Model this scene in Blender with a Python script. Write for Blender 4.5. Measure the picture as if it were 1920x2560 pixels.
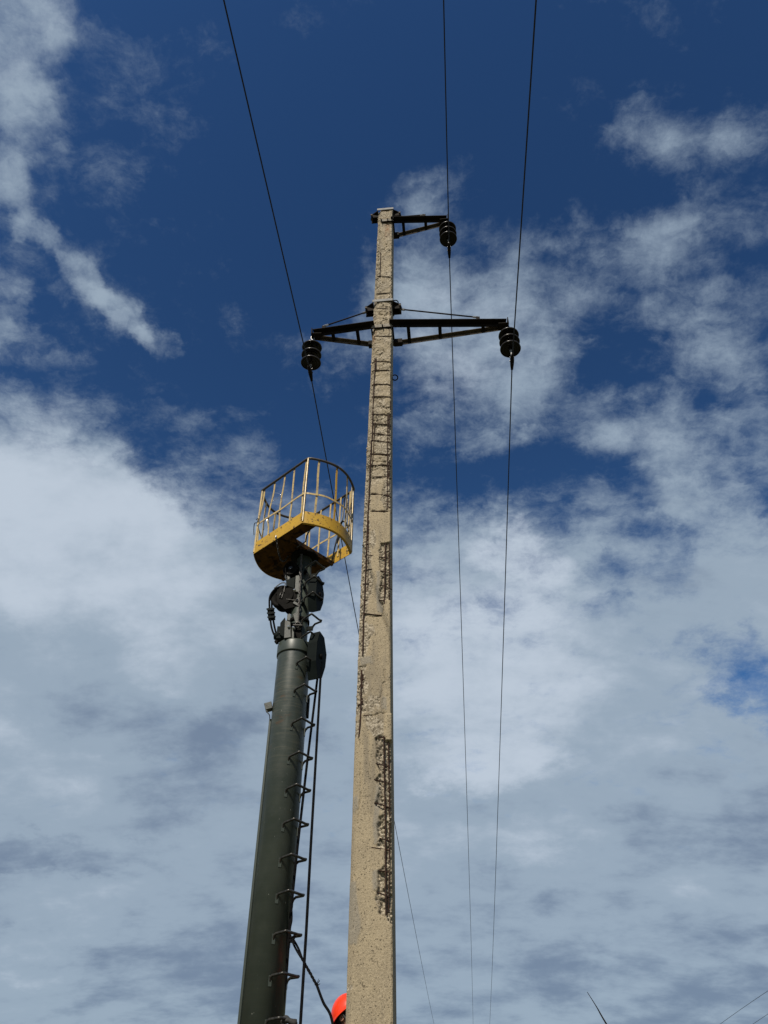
import bpy, math, random
import numpy as np
from mathutils import Vector, Matrix

for o in list(bpy.data.objects): bpy.data.objects.remove(o)
scene = bpy.context.scene
COL = scene.collection
R = math.radians

# ------------------------------------------------------------------ camera
F_PX = 1900.0; PITCH = R(40.5); CAM_H = 1.6
cd = bpy.data.cameras.new('camera'); cam = bpy.data.objects.new('camera', cd); COL.objects.link(cam)
cam.location = (0, 0, CAM_H); cam.rotation_euler = (math.pi/2 + PITCH, 0, 0)
cd.sensor_fit = 'VERTICAL'; cd.sensor_height = 24; cd.sensor_width = 18; cd.lens = 24*F_PX/2560
cd.clip_start = 0.05; cd.clip_end = 5000
scene.camera = cam

# ------------------------------------------------------------------ light
SUN_EL = R(47); SUN_AZ = R(-22)          # azimuth measured from "behind the camera", minus = to its left
sdir = Vector((math.sin(SUN_AZ)*math.cos(SUN_EL), -math.cos(SUN_AZ)*math.cos(SUN_EL), math.sin(SUN_EL)))
sd = bpy.data.lights.new('sun', 'SUN'); sd.energy = 5.0; sd.angle = R(0.53); sd.color = (1.0, 0.93, 0.80)
sun = bpy.data.objects.new('sun', sd); COL.objects.link(sun)
sun.rotation_euler = sdir.to_track_quat('Z', 'Y').to_euler()
sun.location = (0, 0, 40)

scene.view_settings.view_transform = 'Standard'; scene.view_settings.look = 'None'
scene.view_settings.gamma = 1.0; scene.view_settings.exposure = 0.0
scene.view_settings.use_curve_mapping = False

# ------------------------------------------------------------------ world: clear sky with a layer of cloud
SKY_S = 0.06
world = bpy.data.worlds.new('World'); scene.world = world; world.use_nodes = True
nt = world.node_tree; nt.nodes.clear()
class NT:
    def __init__(s, t): s.t = t
    def n(s, typ, **kw):
        nd = s.t.nodes.new(typ)
        for k, v in kw.items(): setattr(nd, k, v)
        return nd
    def put(s, sock, v):
        if v is None: return
        if isinstance(v, (int, float)): sock.default_value = v
        elif isinstance(v, (tuple, list)):
            v = tuple(v)
            if len(v) == 3 and sock.type == 'RGBA': v = v + (1,)
            sock.default_value = v
        else: s.t.links.new(v, sock)
    def math(s, op, a, b=None, c=None, clamp=False):
        nd = s.n('ShaderNodeMath', operation=op, use_clamp=clamp)
        for i, v in enumerate((a, b, c)): s.put(nd.inputs[i], v)
        return nd.outputs[0]
    def vm(s, op, a, b=None, out=0):
        nd = s.n('ShaderNodeVectorMath', operation=op)
        s.put(nd.inputs[0], a)
        if op == 'SCALE': s.put(nd.inputs['Scale'], b)
        else: s.put(nd.inputs[1], b)
        return nd.outputs['Value'] if op in ('LENGTH', 'DOT_PRODUCT', 'DISTANCE') else nd.outputs[0]
    def mr(s, v, a, b, c=0.0, d=1.0, smooth=True):
        nd = s.n('ShaderNodeMapRange', interpolation_type='SMOOTHSTEP' if smooth else 'LINEAR')
        s.put(nd.inputs[0], v)
        for i, q in enumerate((a, b, c, d)): nd.inputs[1+i].default_value = q
        return nd.outputs[0]
    def noise(s, vec, scale, detail=4, rough=.5, dist=0.0, color=False, lac=2.0, dim='3D'):
        nd = s.n('ShaderNodeTexNoise', noise_dimensions=dim); s.put(nd.inputs['Vector'], vec)
        nd.inputs['Scale'].default_value = scale; nd.inputs['Detail'].default_value = detail
        nd.inputs['Roughness'].default_value = rough; nd.inputs['Distortion'].default_value = dist
        nd.inputs['Lacunarity'].default_value = lac
        return nd.outputs['Color'] if color else nd.outputs[0]
    def voro(s, vec, scale, feature='F1', out='Distance'):
        nd = s.n('ShaderNodeTexVoronoi', feature=feature); s.put(nd.inputs['Vector'], vec)
        nd.inputs['Scale'].default_value = scale
        return nd.outputs[out]
    def mix(s, f, a, b, blend='MIX'):
        nd = s.n('ShaderNodeMix', data_type='RGBA', blend_type=blend)
        s.put(nd.inputs[0], f); s.put(nd.inputs[6], a); s.put(nd.inputs[7], b)
        return nd.outputs[2]
    def comb(s, x, y, z):
        nd = s.n('ShaderNodeCombineXYZ')
        for i, v in enumerate((x, y, z)): s.put(nd.inputs[i], v)
        return nd.outputs[0]

w = NT(nt)
out = w.n('ShaderNodeOutputWorld'); bg = w.n('ShaderNodeBackground'); bg.inputs[1].default_value = SKY_S
nt.links.new(bg.outputs[0], out.inputs[0])
sky = w.n('ShaderNodeTexSky', sky_type='NISHITA'); sky.sun_disc = False
sky.sun_elevation = SUN_EL; sky.sun_rotation = math.atan2(sdir.x, sdir.y)
sky.altitude = 200; sky.air_density = 1.0; sky.dust_density = 0.2; sky.ozone_density = 2.5
gam = w.n('ShaderNodeGamma'); nt.links.new(sky.outputs[0], gam.inputs[0]); gam.inputs[1].default_value = 1.7
skycol = w.mix(1.0, gam.outputs[0], (0.575, 0.70, 0.64), 'MULTIPLY')

tc = w.n('ShaderNodeTexCoord'); D = tc.outputs['Generated']
D = w.vm('NORMALIZE', D)
sep = w.n('ShaderNodeSeparateXYZ'); nt.links.new(D, sep.inputs[0]); dz = sep.outputs[2]
# a chart of the sky: tangent plane to the dome at 40.5 degrees elevation, looking north
AX = (0, math.cos(PITCH), math.sin(PITCH)); AU = (0, -math.sin(PITCH), math.cos(PITCH))
df = w.math('MAXIMUM', w.vm('DOT_PRODUCT', D, AX), 0.18)
cx = w.math('MULTIPLY', w.math('DIVIDE', sep.outputs[0], df), F_PX/1000)
cy = w.math('MULTIPLY', w.math('DIVIDE', w.vm('DOT_PRODUCT', D, AU), df), F_PX/1000)
chart = w.comb(cx, cy, 1.0)
# cloud-layer coordinates (features shrink towards the horizon as on a real layer)
zz = w.math('ADD', w.math('MAXIMUM', dz, 0.0), 0.30)
lay = w.comb(w.math('DIVIDE', sep.outputs[0], zz), w.math('DIVIDE', sep.outputs[1], zz), 0.0)
wv = w.noise(lay, 5.0, 6, .66, 0.0, color=True, dim='2D')
warp = w.vm('MULTIPLY', w.vm('SUBTRACT', wv, (.5, .5, .5)), (.26, .26, 0.0))
chw = w.vm('ADD', chart, warp)
def blob(src, x, y, rx, ry, rot, wt, inner=0.03):     # soft ellipse on the chart
    X, Y = (x-960)/1000, (1280-y)/1000; c, s_ = math.cos(R(rot)), math.sin(R(rot)); a, b = 1180/rx, 1180/ry
    p = w.vm('DOT_PRODUCT', src, (c*a, s_*a, -(c*X+s_*Y)*a)); q = w.vm('DOT_PRODUCT', src, (-s_*b, c*b, (s_*X-c*Y)*b))
    return w.mr(w.math('MULTIPLY_ADD', p, p, w.math('MULTIPLY', q, q)), inner, 1.0, wt, 0.0)
def blobs(src, lst, start=None):
    acc = start
    for b in lst:
        v = blob(src, *b); acc = v if acc is None else w.math('ADD', acc, v)
    return acc
# cover: thick band low down all round the sky, streaks and wisps higher up
cov = w.math('ADD', w.mr(dz, 0.70, 0.46, 0.0, 1.22), w.mr(dz, 0.40, 0.12, 0.0, .55))
cov = blobs(chw, [
    # upper left bank and its ragged tail
    (40, 110, 220, 330, 10, .55), (80, 300, 200, 150, -20, .36), (0, 20, 170, 220, 0, .28), (200, 60, 170, 120, -30, .20), (290, 390, 190, 80, -25, .12),
    # slanting streak
    (0, 430, 120, 100, -40, .50), (90, 560, 130, 75, -52, .46), (190, 680, 130, 72, -52, .46), (280, 780, 140, 75, -50, .48), (370, 860, 140, 78, -35, .48), (450, 870, 80, 60, -10, .26),
    (150, 640, 360, 150, -50, .12),
    # left edge and the big pale bank
    (0, 780, 80, 150, 0, .42), (50, 900, 210, 90, -15, .34), (440, 760, 60, 120, 0, .10),
    (0, 1420, 700, 620, -25, .62), (120, 1330, 620, 420, -30, .34), (450, 1450, 620, 380, -25, .42), (640, 1180, 340, 170, -15, .16), (330, 1010, 300, 110, -20, .16),
    # fibrous cloud on the right
    (1650, 310, 190, 160, -25, .30), (1790, 390, 260, 130, 12, .28), (1890, 330, 150, 140, 0, .18), (1560, 340, 150, 70, 25, .12),
    (1800, 560, 330, 150, 14, .32), (1700, 760, 250, 320, 20, .24), (1870, 900, 190, 380, 15, .20), (1600, 640, 240, 160, 30, .12),
    (1110, 690, 290, 260, 35, .24), (1370, 680, 330, 240, 35, .26), (1250, 780, 420, 240, 10, .14), (1000, 690, 180, 260, 0, .16), (880, 790, 260, 110, 20, .22), (1010, 500, 190, 120, 10, .15),
    (1170, 970, 360, 210, 15, .40), (1420, 1020, 400, 150, -10, .34), (1620, 1080, 300, 170, -20, .32), (1720, 1180, 230, 190, 10, .42), (1880, 1040, 150, 260, 10, .24),
    (1280, 850, 380, 230, 10, .14), (1430, 790, 640, 450, 0, .12),
    (1290, 1400, 320, 190, -20, .30), (1120, 1390, 300, 180, 0, .28), (1000, 1310, 240, 160, 0, .22), (1480, 1300, 200, 130, -45, .22), (1390, 1230, 200, 90, -20, .12),
    (1750, 1480, 350, 220, -35, .30), (1850, 1330, 200, 170, 0, .22), (1570, 1330, 120, 240, 30, .18),
    (1510, 1440, 130, 110, 0, -.22), (1650, 1390, 220, 170, -40, -.48), (1920, 1690, 340, 200, -35, -.85), (1780, 1090, 130, 80, -20, -.18), (1540, 970, 190, 80, -15, -.24), (1560, 880, 130, 100, 0, -.10),
    (780, 560, 320, 520, -8, -.3), (1100, 210, 560, 400, 0, -.30), (640, 1000, 350, 160, -30, -.18), (1180, 1180, 300, 80, -6, -.14), (1430, 480, 260, 150, 0, -.14), (600, 520, 330, 500, -20, -.12),
], cov)
# fibres: noise drawn out along a slanting direction, plus curdled small-scale texture
mpf = w.n('ShaderNodeMapping'); nt.links.new(w.vm('ADD', lay, w.vm('SCALE', w.vm('SUBTRACT', wv, (.5, .5, .5)), .10)), mpf.inputs[0]); mpf.inputs[2].default_value = (0, 0, R(-62)); mpf.inputs[3].default_value = (1.0, 2.3, 1)
fib = w.noise(mpf.outputs[0], 6.5, 8, .66, 0.0, dim='2D')
fine = w.noise(lay, 15.0, 7, .68, 0.12, dim='2D')
big = w.noise(w.vm('ADD', lay, (7.3, 2.1, 0)), 3.0, 4, .55, 0.2, dim='2D')
wob = w.math('ADD', w.math('MULTIPLY', w.math('SUBTRACT', fine, .5), 1.05), w.math('MULTIPLY', w.math('SUBTRACT', big, .5), .50))
wob = w.math('ADD', wob, w.math('MULTIPLY', w.math('SUBTRACT', fib, .5), 1.25))
dens = w.math('ADD', cov, wob)
alpha = w.mr(dens, 0.0, 1.18, 0.0, 0.98)
# light and grey within the cloud
sh = w.noise(w.vm('ADD', lay, (3.1, 9.7, 0)), 1.9, 6, .58, 0.2, dim='2D')
sh2 = w.noise(w.vm('ADD', w.vm('MULTIPLY', lay, (1.0, 1.5, 1.0)), (1.7, 4.2, 0)), 5.5, 8, .62, 0.1, dim='2D')
tone = w.math('ADD', w.math('MULTIPLY', w.math('SUBTRACT', sh, .5), 1.0), w.math('MULTIPLY', w.math('SUBTRACT', sh2, .5), .80))
tone = w.math('ADD', tone, w.mr(dz, 0.10, 0.66, 0.38, 0.58, smooth=False))
tone = blobs(chw, [(120, 1330, 620, 380, -25, .40), (1150, 1680, 560, 400, 0, .36), (1290, 1390, 220, 110, -15, .40),                    (60, 100, 240, 320, 0, .12), (300, 1790, 420, 120, -10, -.14), (150, 2130, 420, 60, -5, -.14), (1500, 2150, 420, 170, 10, -.10), (480, 1620, 300, 160, 0, .1),
                   (1180, 950, 300, 160, 0, .12), (1320, 2090, 330, 90, 0, .16), (1200, 1900, 260, 90, 0, .14), (80, 2390, 220, 90, 0, .12)], tone)
def lin(r, g, b):
    f = lambda c: c/12.92 if c <= .04045 else ((c+.055)/1.055)**2.4
    return tuple(f(c/255) for c in (r, g, b))
k = 1.0/SKY_S
c0 = tuple(c*k for c in lin(117, 134, 157)); c1 = tuple(c*k for c in lin(152, 169, 186)); c2 = tuple(c*k for c in lin(190, 202, 216))
ccol = w.mix(w.mr(tone, 0.10, 0.52), c0, c1); ccol = w.mix(w.mr(tone, 0.52, 1.10), ccol, c2)
final = w.mix(alpha, skycol, ccol)
nt.links.new(final, bg.inputs[0])
world.cycles.sampling_method = 'MANUAL'; world.cycles.sample_map_resolution = 512

# ------------------------------------------------------------------ pixel -> place helpers
def ray(x, y):
    u = (x-960)/F_PX; v = (1280-y)/F_PX
    return np.array([u, math.cos(PITCH)-v*math.sin(PITCH), math.sin(PITCH)+v*math.cos(PITCH)])
CAMP = np.array([0, 0, CAM_H])
def atY(x, y, Y): r = ray(x, y); return CAMP + r*(Y/r[1])
def atZ(x, y, Z): r = ray(x, y); return CAMP + r*((Z-CAM_H)/r[2])

# ------------------------------------------------------------------ mesh helpers
class MB:
    def __init__(s): s.v = []; s.f = []; s.sm = []
    def add(s, vs, fs, smooth=False):
        o = len(s.v); s.v += [tuple(float(c) for c in v) for v in vs]
        for f in fs: s.f.append(tuple(i+o for i in f)); s.sm.append(smooth)
        return s
    def box(s, c, size, ax=None):
        ax = ax or ((1,0,0),(0,1,0),(0,0,1)); ax = [np.array(a, float) for a in ax]; c = np.array(c, float)
        vs = []
        for k in (-1, 1):
            for j in (-1, 1):
                for i in (-1, 1): vs.append(c + ax[0]*i*size[0]/2 + ax[1]*j*size[1]/2 + ax[2]*k*size[2]/2)
        return s.add(vs, [(0,2,3,1),(4,5,7,6),(0,1,5,4),(2,6,7,3),(0,4,6,2),(1,3,7,5)])
    def beam(s, a, b, wd, ht, upv=(0,0,1)):
        a = np.array(a, float); b = np.array(b, float); d = b-a; L = np.linalg.norm(d); d /= L
        sd_ = np.cross(d, upv); sd_ /= np.linalg.norm(sd_); up_ = np.cross(sd_, d)
        return s.box((a+b)/2, (L, wd, ht), (d, sd_, up_))
    def prism(s, poly, off):       # poly: planar loop of 3D points, off: extrusion vector
        n = len(poly); off = np.array(off, float); p = [np.array(q, float) for q in poly]
        fs = [tuple(range(n))[::-1], tuple(range(n, 2*n))]
        fs += [(i, (i+1) % n, (i+1) % n+n, i+n) for i in range(n)]
        return s.add(p+[q+off for q in p], fs)
    def tube(s, pts, r, n=8, caps=True, smooth=True, closed=False):
        P = [np.array(p, float) for p in pts]; m = len(P)
        rr = r if hasattr(r, '__len__') else [r]*m
        vs = []; prev = None
        for i in range(m):
            t = P[(i+1) % m]-P[i-1] if closed else P[min(i+1, m-1)]-P[max(i-1, 0)]
            t = t/(np.linalg.norm(t)+1e-12)
            if prev is None:
                h = np.array([0, 0, 1.]) if abs(t[2]) < .9 else np.array([1., 0, 0])
                a = np.cross(t, h)
            else: a = prev - t*np.dot(prev, t)
            a /= np.linalg.norm(a); b = np.cross(t, a); prev = a
            for k_ in range(n):
                th = 2*math.pi*k_/n; vs.append(P[i] + rr[i]*(a*math.cos(th)+b*math.sin(th)))
        fs = []
        for i in range(m if closed else m-1):
            j = (i+1) % m
            for k_ in range(n): fs.append((i*n+k_, i*n+(k_+1) % n, j*n+(k_+1) % n, j*n+k_))
        s.add(vs, fs, smooth)
        if caps and not closed: s.add(vs[:n], [tuple(range(n))[::-1]]); s.add(vs[-n:], [tuple(range(n))])
        return s
    def lathe(s, prof, c=(0,0,0), n=24, axis=(0,0,1), smooth=True):   # prof: (r, h)
        ax = np.array(axis, float); ax /= np.linalg.norm(ax); c = np.array(c, float)
        h = np.array([1., 0, 0]) if abs(ax[0]) < .9 else np.array([0, 1., 0])
        a = np.cross(ax, h); a /= np.linalg.norm(a); b = np.cross(ax, a); vs = []; m = len(prof)
        for r, z in prof:
            for k_ in range(n):
                th = 2*math.pi*k_/n; vs.append(c+ax*z+max(r, 1e-5)*(a*math.cos(th)+b*math.sin(th)))
        fs = [(i*n+k_, i*n+(k_+1) % n, (i+1)*n+(k_+1) % n, (i+1)*n+k_) for i in range(m-1) for k_ in range(n)]
        return s.add(vs, fs, smooth)
    def build(s, name, mat, parent=None, bevel=0):
        me = bpy.data.meshes.new(name); me.from_pydata(s.v, [], s.f); me.update()
        me.polygons.foreach_set('use_smooth', s.sm)
        return obj(name, me, mat, parent, bevel)
def obj(name, me, mat, parent=None, bevel=0):
    o = bpy.data.objects.new(name, me); COL.objects.link(o)
    if mat is not None and not me.materials: me.materials.append(mat)
    if parent is not None:
        o.parent = parent; o.matrix_parent_inverse = Matrix.Translation(parent.location).inverted()
    if bevel:
        b = o.modifiers.new('bevel', 'BEVEL'); b.width = bevel; b.segments = 2; b.limit_method = 'ANGLE'
    return o
def tag(o, label, cat, group=None, kind=None):
    if label: o['label'] = label
    if cat: o['category'] = cat
    if group: o['group'] = group
    if kind: o['kind'] = kind
    return o
def thing(name, label, cat, loc=(0,0,0), group=None):
    o = bpy.data.objects.new(name, None); COL.objects.link(o); o.location = loc; o.empty_display_size = .2
    return tag(o, label, cat, group)
def curve_pts(ctrl, n=40):          # Catmull-Rom through control points
    P = [np.array(p, float) for p in ctrl]; P = [2*P[0]-P[1]]+P+[2*P[-1]-P[-2]]; out_ = []
    seg = len(P)-3; per = max(2, n//seg)
    for i in range(seg):
        p0, p1, p2, p3 = P[i:i+4]
        for j in range(per):
            t = j/per
            out_.append(.5*((2*p1)+(-p0+p2)*t+(2*p0-5*p1+4*p2-p3)*t*t+(-p0+3*p1-3*p2+p3)*t**3))
    out_.append(P[-2]); return out_

# ------------------------------------------------------------------ materials
def material(name, base, rough=.6, metal=0.0, var=None, vscale=8, bump=0.0, bscale=60, spots=None, sscale=30, sthr=(.62, .68), coat=0.0, spec=.5, space='Object'):
    m = bpy.data.materials.new(name); m.use_nodes = True; t = NT(m.node_tree); bs = m.node_tree.nodes['Principled BSDF']
    tc_ = t.n('ShaderNodeTexCoord').outputs[space]
    col = None
    if var is not None: col = t.mix(t.mr(t.noise(tc_, vscale, 6, .6), .35, .65), base, var)
    if spots is not None: col = t.mix(t.mr(t.noise(tc_, sscale, 7, .65, .3), *sthr), col if col is not None else base, spots)
    t.put(bs.inputs['Base Color'], col if col is not None else base)
    bs.inputs['Roughness'].default_value = rough; bs.inputs['Metallic'].default_value = metal
    bs.inputs['Specular IOR Level'].default_value = spec
    if coat: bs.inputs['Coat Weight'].default_value = coat; bs.inputs['Coat Roughness'].default_value = .08
    if bump:
        b = t.n('ShaderNodeBump'); b.inputs['Strength'].default_value = bump; b.inputs['Distance'].default_value = .004
        t.put(b.inputs['Height'], t.noise(tc_, bscale, 8, .6)); m.node_tree.links.new(b.outputs[0], bs.inputs['Normal'])
    return m
M_BLACKSTEEL = material('weathered dark steel', (.007,.006,.005), .8, 0, (.016,.011,.008), 7, .4, 90, spec=.12)
M_BROWNSTEEL = material('rusted brown steel', (.075,.058,.045), .85, 0, (.12,.10,.08), 12, .5, 80, (.03,.02,.015), 22, (.55,.65), spec=.25)
M_GALV = material('galvanised strap', (.19,.185,.175), .7, .0, (.13,.125,.12), 14, .3, 90, (.16,.11,.07), 18, (.60,.72))
M_STRAP = material('dusty strap plate', (.26,.23,.185), .85, 0, (.19,.17,.14), 10, .4, 70, (.10,.07,.05), 16, (.55,.66), spec=.2)
M_REBAR = material('rusty reinforcing bar', (.022,.013,.010), .9, 0, (.045,.022,.014), 40, .6, 160, spec=.2)
M_GLASS = material('brown glazed porcelain', (.003,.0022,.002), .10, 0, (.005,.003,.0025), 6, spec=.22)
M_RIM = material('worn porcelain rim', (.030,.025,.022), .3, spec=.4)
M_CAP = material('zinc fitting', (.42,.42,.42), .38, .8, (.25,.24,.23), 30)
M_WIRE = material('weathered aluminium conductor', (.020,.020,.022), .7, 0, spec=.3)
M_GREEN = material('dark green mast paint', (.044,.053,.042), .42, 0, (.033,.041,.033), 3, .12, 25, (.085,.09,.075), 26, (.64,.72), spec=.4)
def mast_paint():
    m = bpy.data.materials.new('scuffed mast paint'); m.use_nodes = True; t = NT(m.node_tree); bs = m.node_tree.nodes['Principled BSDF']
    p = t.n('ShaderNodeTexCoord').outputs['Object']; sx = t.n('ShaderNodeSeparateXYZ'); m.node_tree.links.new(p, sx.inputs[0])
    c = t.mix(t.mr(t.noise(p, 3, 6, .6), .35, .65), (.041,.049,.039), (.029,.037,.030))
    ring = t.noise(t.vm('MULTIPLY', p, (3, 3, 60)), 1.0, 5, .6); zone = t.math('MULTIPLY', t.mr(sx.outputs[2], 4.2, 4.7), t.mr(sx.outputs[2], 5.66, 5.3))
    c = t.mix(t.math('MULTIPLY', t.mr(ring, .48, .66), t.math('ADD', t.math('MULTIPLY', zone, .55), .08)), c, (.082,.080,.060))
    rust = t.math('MULTIPLY', t.mr(t.noise(t.vm('MULTIPLY', p, (4, 4, 9)), 1.6, 6, .65), .58, .72), zone)
    c = t.mix(t.math('MULTIPLY', rust, .6), c, (.075,.042,.020))
    run = t.noise(t.vm('MULTIPLY', p, (16, 16, .9)), 1.0, 5, .6); c = t.mix(t.math('MULTIPLY', t.mr(run, .56, .70), .45), c, (.058,.066,.052))
    c = t.mix(t.mr(t.noise(p, 38, 3, .5), .74, .76), c, (.30,.30,.27))
    t.put(bs.inputs['Base Color'], c); t.put(bs.inputs['Roughness'], t.mr(t.noise(p, 9, 6, .6), .3, .7, .32, .50)); bs.inputs['Specular IOR Level'].default_value = .45
    b = t.n('ShaderNodeBump'); b.inputs['Strength'].default_value = .12; b.inputs['Distance'].default_value = .004
    t.put(b.inputs['Height'], t.math('ADD', t.noise(p, 22, 6, .6), t.math('MULTIPLY', ring, .5))); m.node_tree.links.new(b.outputs[0], bs.inputs['Normal']); return m
M_MAST = mast_paint()
M_GREEN2 = material('dull green bracket paint', (.050,.053,.042), .5, 0, (.032,.035,.028), 20, .3, 60, (.012,.011,.009), 30, (.58,.64), spec=.4)
M_GREEN3 = material('green housing paint darkened for shade', (.006,.009,.008), .6, 0, (.004,.006,.0055), 6, .2, 40, spec=.06)  # green darkened further so the housings carry the mast's shade in their colour
M_RUNG = material('scuffed rung steel', (.060,.055,.048), .34, .4, (.018,.017,.015), 30, spec=.5)
M_GREASE = material('greasy black iron', (.0055,.005,.0045), .6, 0, (.010,.009,.008), 20, .3, 60, spec=.03)
M_ROPE = material('black steel rope', (.003,.003,.004), .8, 0, (.008,.0075,.0075), 60, .5, 300, spec=.05)
M_STRAND = material('worn steel rope', (.10,.09,.08), .5, .2, (.03,.027,.025), 90, .5, 300)
M_YELLOW = material('chipped yellow paint', (.50,.295,.025), .5, 0, (.41,.24,.027), 4, .25, 40, (.06,.03,.016), 24, (.585,.605), spec=.4)
M_YPALE = material('faded worn yellow paint', (.50,.36,.14), .6, 0, (.36,.27,.14), 16, .3, 60, (.16,.11,.07), 30, (.58,.63))
M_YSHADE = material('yellow paint darkened for underside shade', (.10,.046,.008), .8, 0, (.055,.026,.007), 6, .3, 40, (.016,.009,.006), 9, (.48,.62), spec=.12)  # underside shade of the basket floor put into a darkened yellow
M_RAIL = material('bare worn handrail steel', (.045,.038,.034), .5, .3, (.09,.075,.06), 14, .2, 80)
M_BRIGHT = material('polished post steel', (.30,.25,.17), .38, .5, (.22,.16,.08), 25)
M_BOLT = material('bright bolt', (.72,.72,.70), .2, .9)
M_HELMET = material('orange red helmet plastic', (.80,.045,.012), .35, 0, spec=.5)
M_SKIN = material('skin', (.42,.22,.15), .55, 0, (.36,.17,.11), 20)
M_HAIR = material('dark hair', (.012,.010,.009), .7)
M_JACKET = material('dark red work jacket', (.085,.008,.010), .85, 0, (.06,.007,.009), 12, .5, 60)
M_TROUSER = material('navy work trousers', (.015,.018,.03), .9, 0, (.02,.024,.04), 12, .5, 60)
M_GLOVE = material('black work glove', (.02,.02,.02), .8, 0, (.035,.033,.03), 30, .5, 80)
M_BOOT = material('black boot leather', (.012,.011,.01), .55)
M_EYE = material('eye', (.03,.02,.015), .15)
M_DECK = material('chequered steel deck', (.05,.05,.048), .6, .3, (.08,.07,.06), 5, .5, 60)

# ------------------------------------------------------------------ ground
def ground_mat():
    m = bpy.data.materials.new('dry grass and soil'); m.use_nodes = True; t = NT(m.node_tree); bs = m.node_tree.nodes['Principled BSDF']
    p = t.n('ShaderNodeTexCoord').outputs['Object']
    c = t.mix(t.mr(t.noise(p, .35, 8, .6), .4, .62), (.055,.07,.022), (.12,.095,.055))
    c = t.mix(t.mr(t.noise(p, 9, 6, .6), .45, .7), c, (.08,.085,.035))
    t.put(bs.inputs['Base Color'], c); bs.inputs['Roughness'].default_value = .95
    b = t.n('ShaderNodeBump'); b.inputs['Strength'].default_value = .8; b.inputs['Distance'].default_value = .05
    t.put(b.inputs['Height'], t.noise(p, 6, 8, .65)); m.node_tree.links.new(b.outputs[0], bs.inputs['Normal']); return m
S = 2500; gm = MB(); N = 24
gx = [math.copysign((abs(i)/N)**2.5*S, i) for i in range(-N, N+1)]
gm.add([(x, y, .05*math.sin(x*.13)*math.cos(y*.11)*min(1, (math.hypot(x, y)/40))) for y in gx for x in gx],
       [(j*(2*N+1)+i, j*(2*N+1)+i+1, (j+1)*(2*N+1)+i+1, (j+1)*(2*N+1)+i) for j in range(2*N) for i in range(2*N)], True)
tag(gm.build('ground', ground_mat()), 'dry grassy ground stretching to the horizon', None, kind='structure')

# ------------------------------------------------------------------ concrete pole
AZ = R(5.5)                                              # the line runs 5.5 degrees to the right of the view
EX = np.array([math.cos(AZ), -math.sin(AZ), 0]); EY = np.array([math.sin(AZ), math.cos(AZ), 0]); EZ = np.array([0, 0, 1.])
Z_TOP = 13.74; POLE_Y = 6.50
_cz = [0, 2.34, 4.5, 6.0, 8.0, 10.8, 13.86]; _cxv = [-.094, -.092, -.088, -.079, -.055, -.012, .036]
def pc(z): return np.array([np.interp(z, _cz, _cxv), POLE_Y, z])
def hw(z): return np.interp(z, [0, 2.34, 13.86], [.178, .170, .122])
def hd(z): return np.interp(z, [0, 2.34, 13.86], [.16, .152, .115])
def front(x, y):          # pixel -> (lateral, z) on the pole's front face
    z = 8.0
    for _ in range(12):
        c = pc(z) - EY*hd(z); r = ray(x, y); t = np.dot(c-CAMP, EY)/np.dot(r, EY); p = CAMP+r*t; z = p[2]
    return float(np.dot(p-pc(z), EX)), float(z)
pole = thing('concrete_pole', 'tall weathered concrete power pole with spalled edges and bared reinforcing bars', 'power pole', (pc(0)[0], POLE_Y, 0))

rng = np.random.default_rng(7)
def vnoise(x, y, sc, seed):
    g = np.random.default_rng(seed).random((257, 257)); x = x*sc; y = y*sc
    xi = np.floor(x).astype(int); yi = np.floor(y).astype(int); fx = x-xi; fy = y-yi
    fx = fx*fx*(3-2*fx); fy = fy*fy*(3-2*fy); a = lambda i, j: g[(xi+i) % 257, (yi+j) % 257]
    return (a(0,0)*(1-fx)+a(1,0)*fx)*(1-fy)+(a(0,1)*(1-fx)+a(1,1)*fx)*fy
def fbm(x, y, sc, seed, octv=4, gain=.55):
    s = 0; a = 1; tot = 0
    for i in range(octv): s = s+a*vnoise(x, y, sc*2**i, seed+i); tot += a; a *= gain
    return s/tot-.5
def worley(x, y, sc, seed):
    r1 = np.random.default_rng(seed).random((257, 257, 3)); x = x*sc; y = y*sc
    xi = np.floor(x).astype(int); yi = np.floor(y).astype(int); best = np.full(x.shape, 9.); hgt = np.zeros(x.shape)
    for i in (-1, 0, 1):
        for j in (-1, 0, 1):
            c = r1[(xi+i) % 257, (yi+j) % 257]
            d = np.hypot(xi+i+c[..., 0]-x, yi+j+c[..., 1]-y); mk = d < best
            best = np.where(mk, d, best); hgt = np.where(mk, c[..., 2], hgt)
    return best, hgt
def sdf(px, pz, poly):     # positive inside
    n = len(poly); d = np.full(px.shape, 9.); ins = np.zeros(px.shape, bool)
    for i in range(n):
        ax_, az_ = poly[i]; bx_, bz_ = poly[(i+1) % n]; ex, ez = bx_-ax_, bz_-az_
        t = np.clip(((px-ax_)*ex+(pz-az_)*ez)/(ex*ex+ez*ez+1e-12), 0, 1)
        d = np.minimum(d, np.hypot(px-ax_-t*ex, pz-az_-t*ez))
        if abs(bz_-az_) > 1e-9:
            c = ((az_ > pz) != (bz_ > pz)) & (px < ex*(pz-az_)/(bz_-az_)+ax_); ins ^= c
    return np.where(ins, d, -d)
def zoomed(lst, ox, oy, k): return [(ox+a/k, oy+b/k) for a, b in lst]
def fpoly(pts): return [front(*p) for p in pts]
Z7 = lambda l: zoomed(l, 860, 1300, 4.424); Z8 = lambda l: zoomed(l, 840, 1800, 3.687); Z9 = lambda l: zoomed(l, 880, 900, 5.264)
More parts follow.
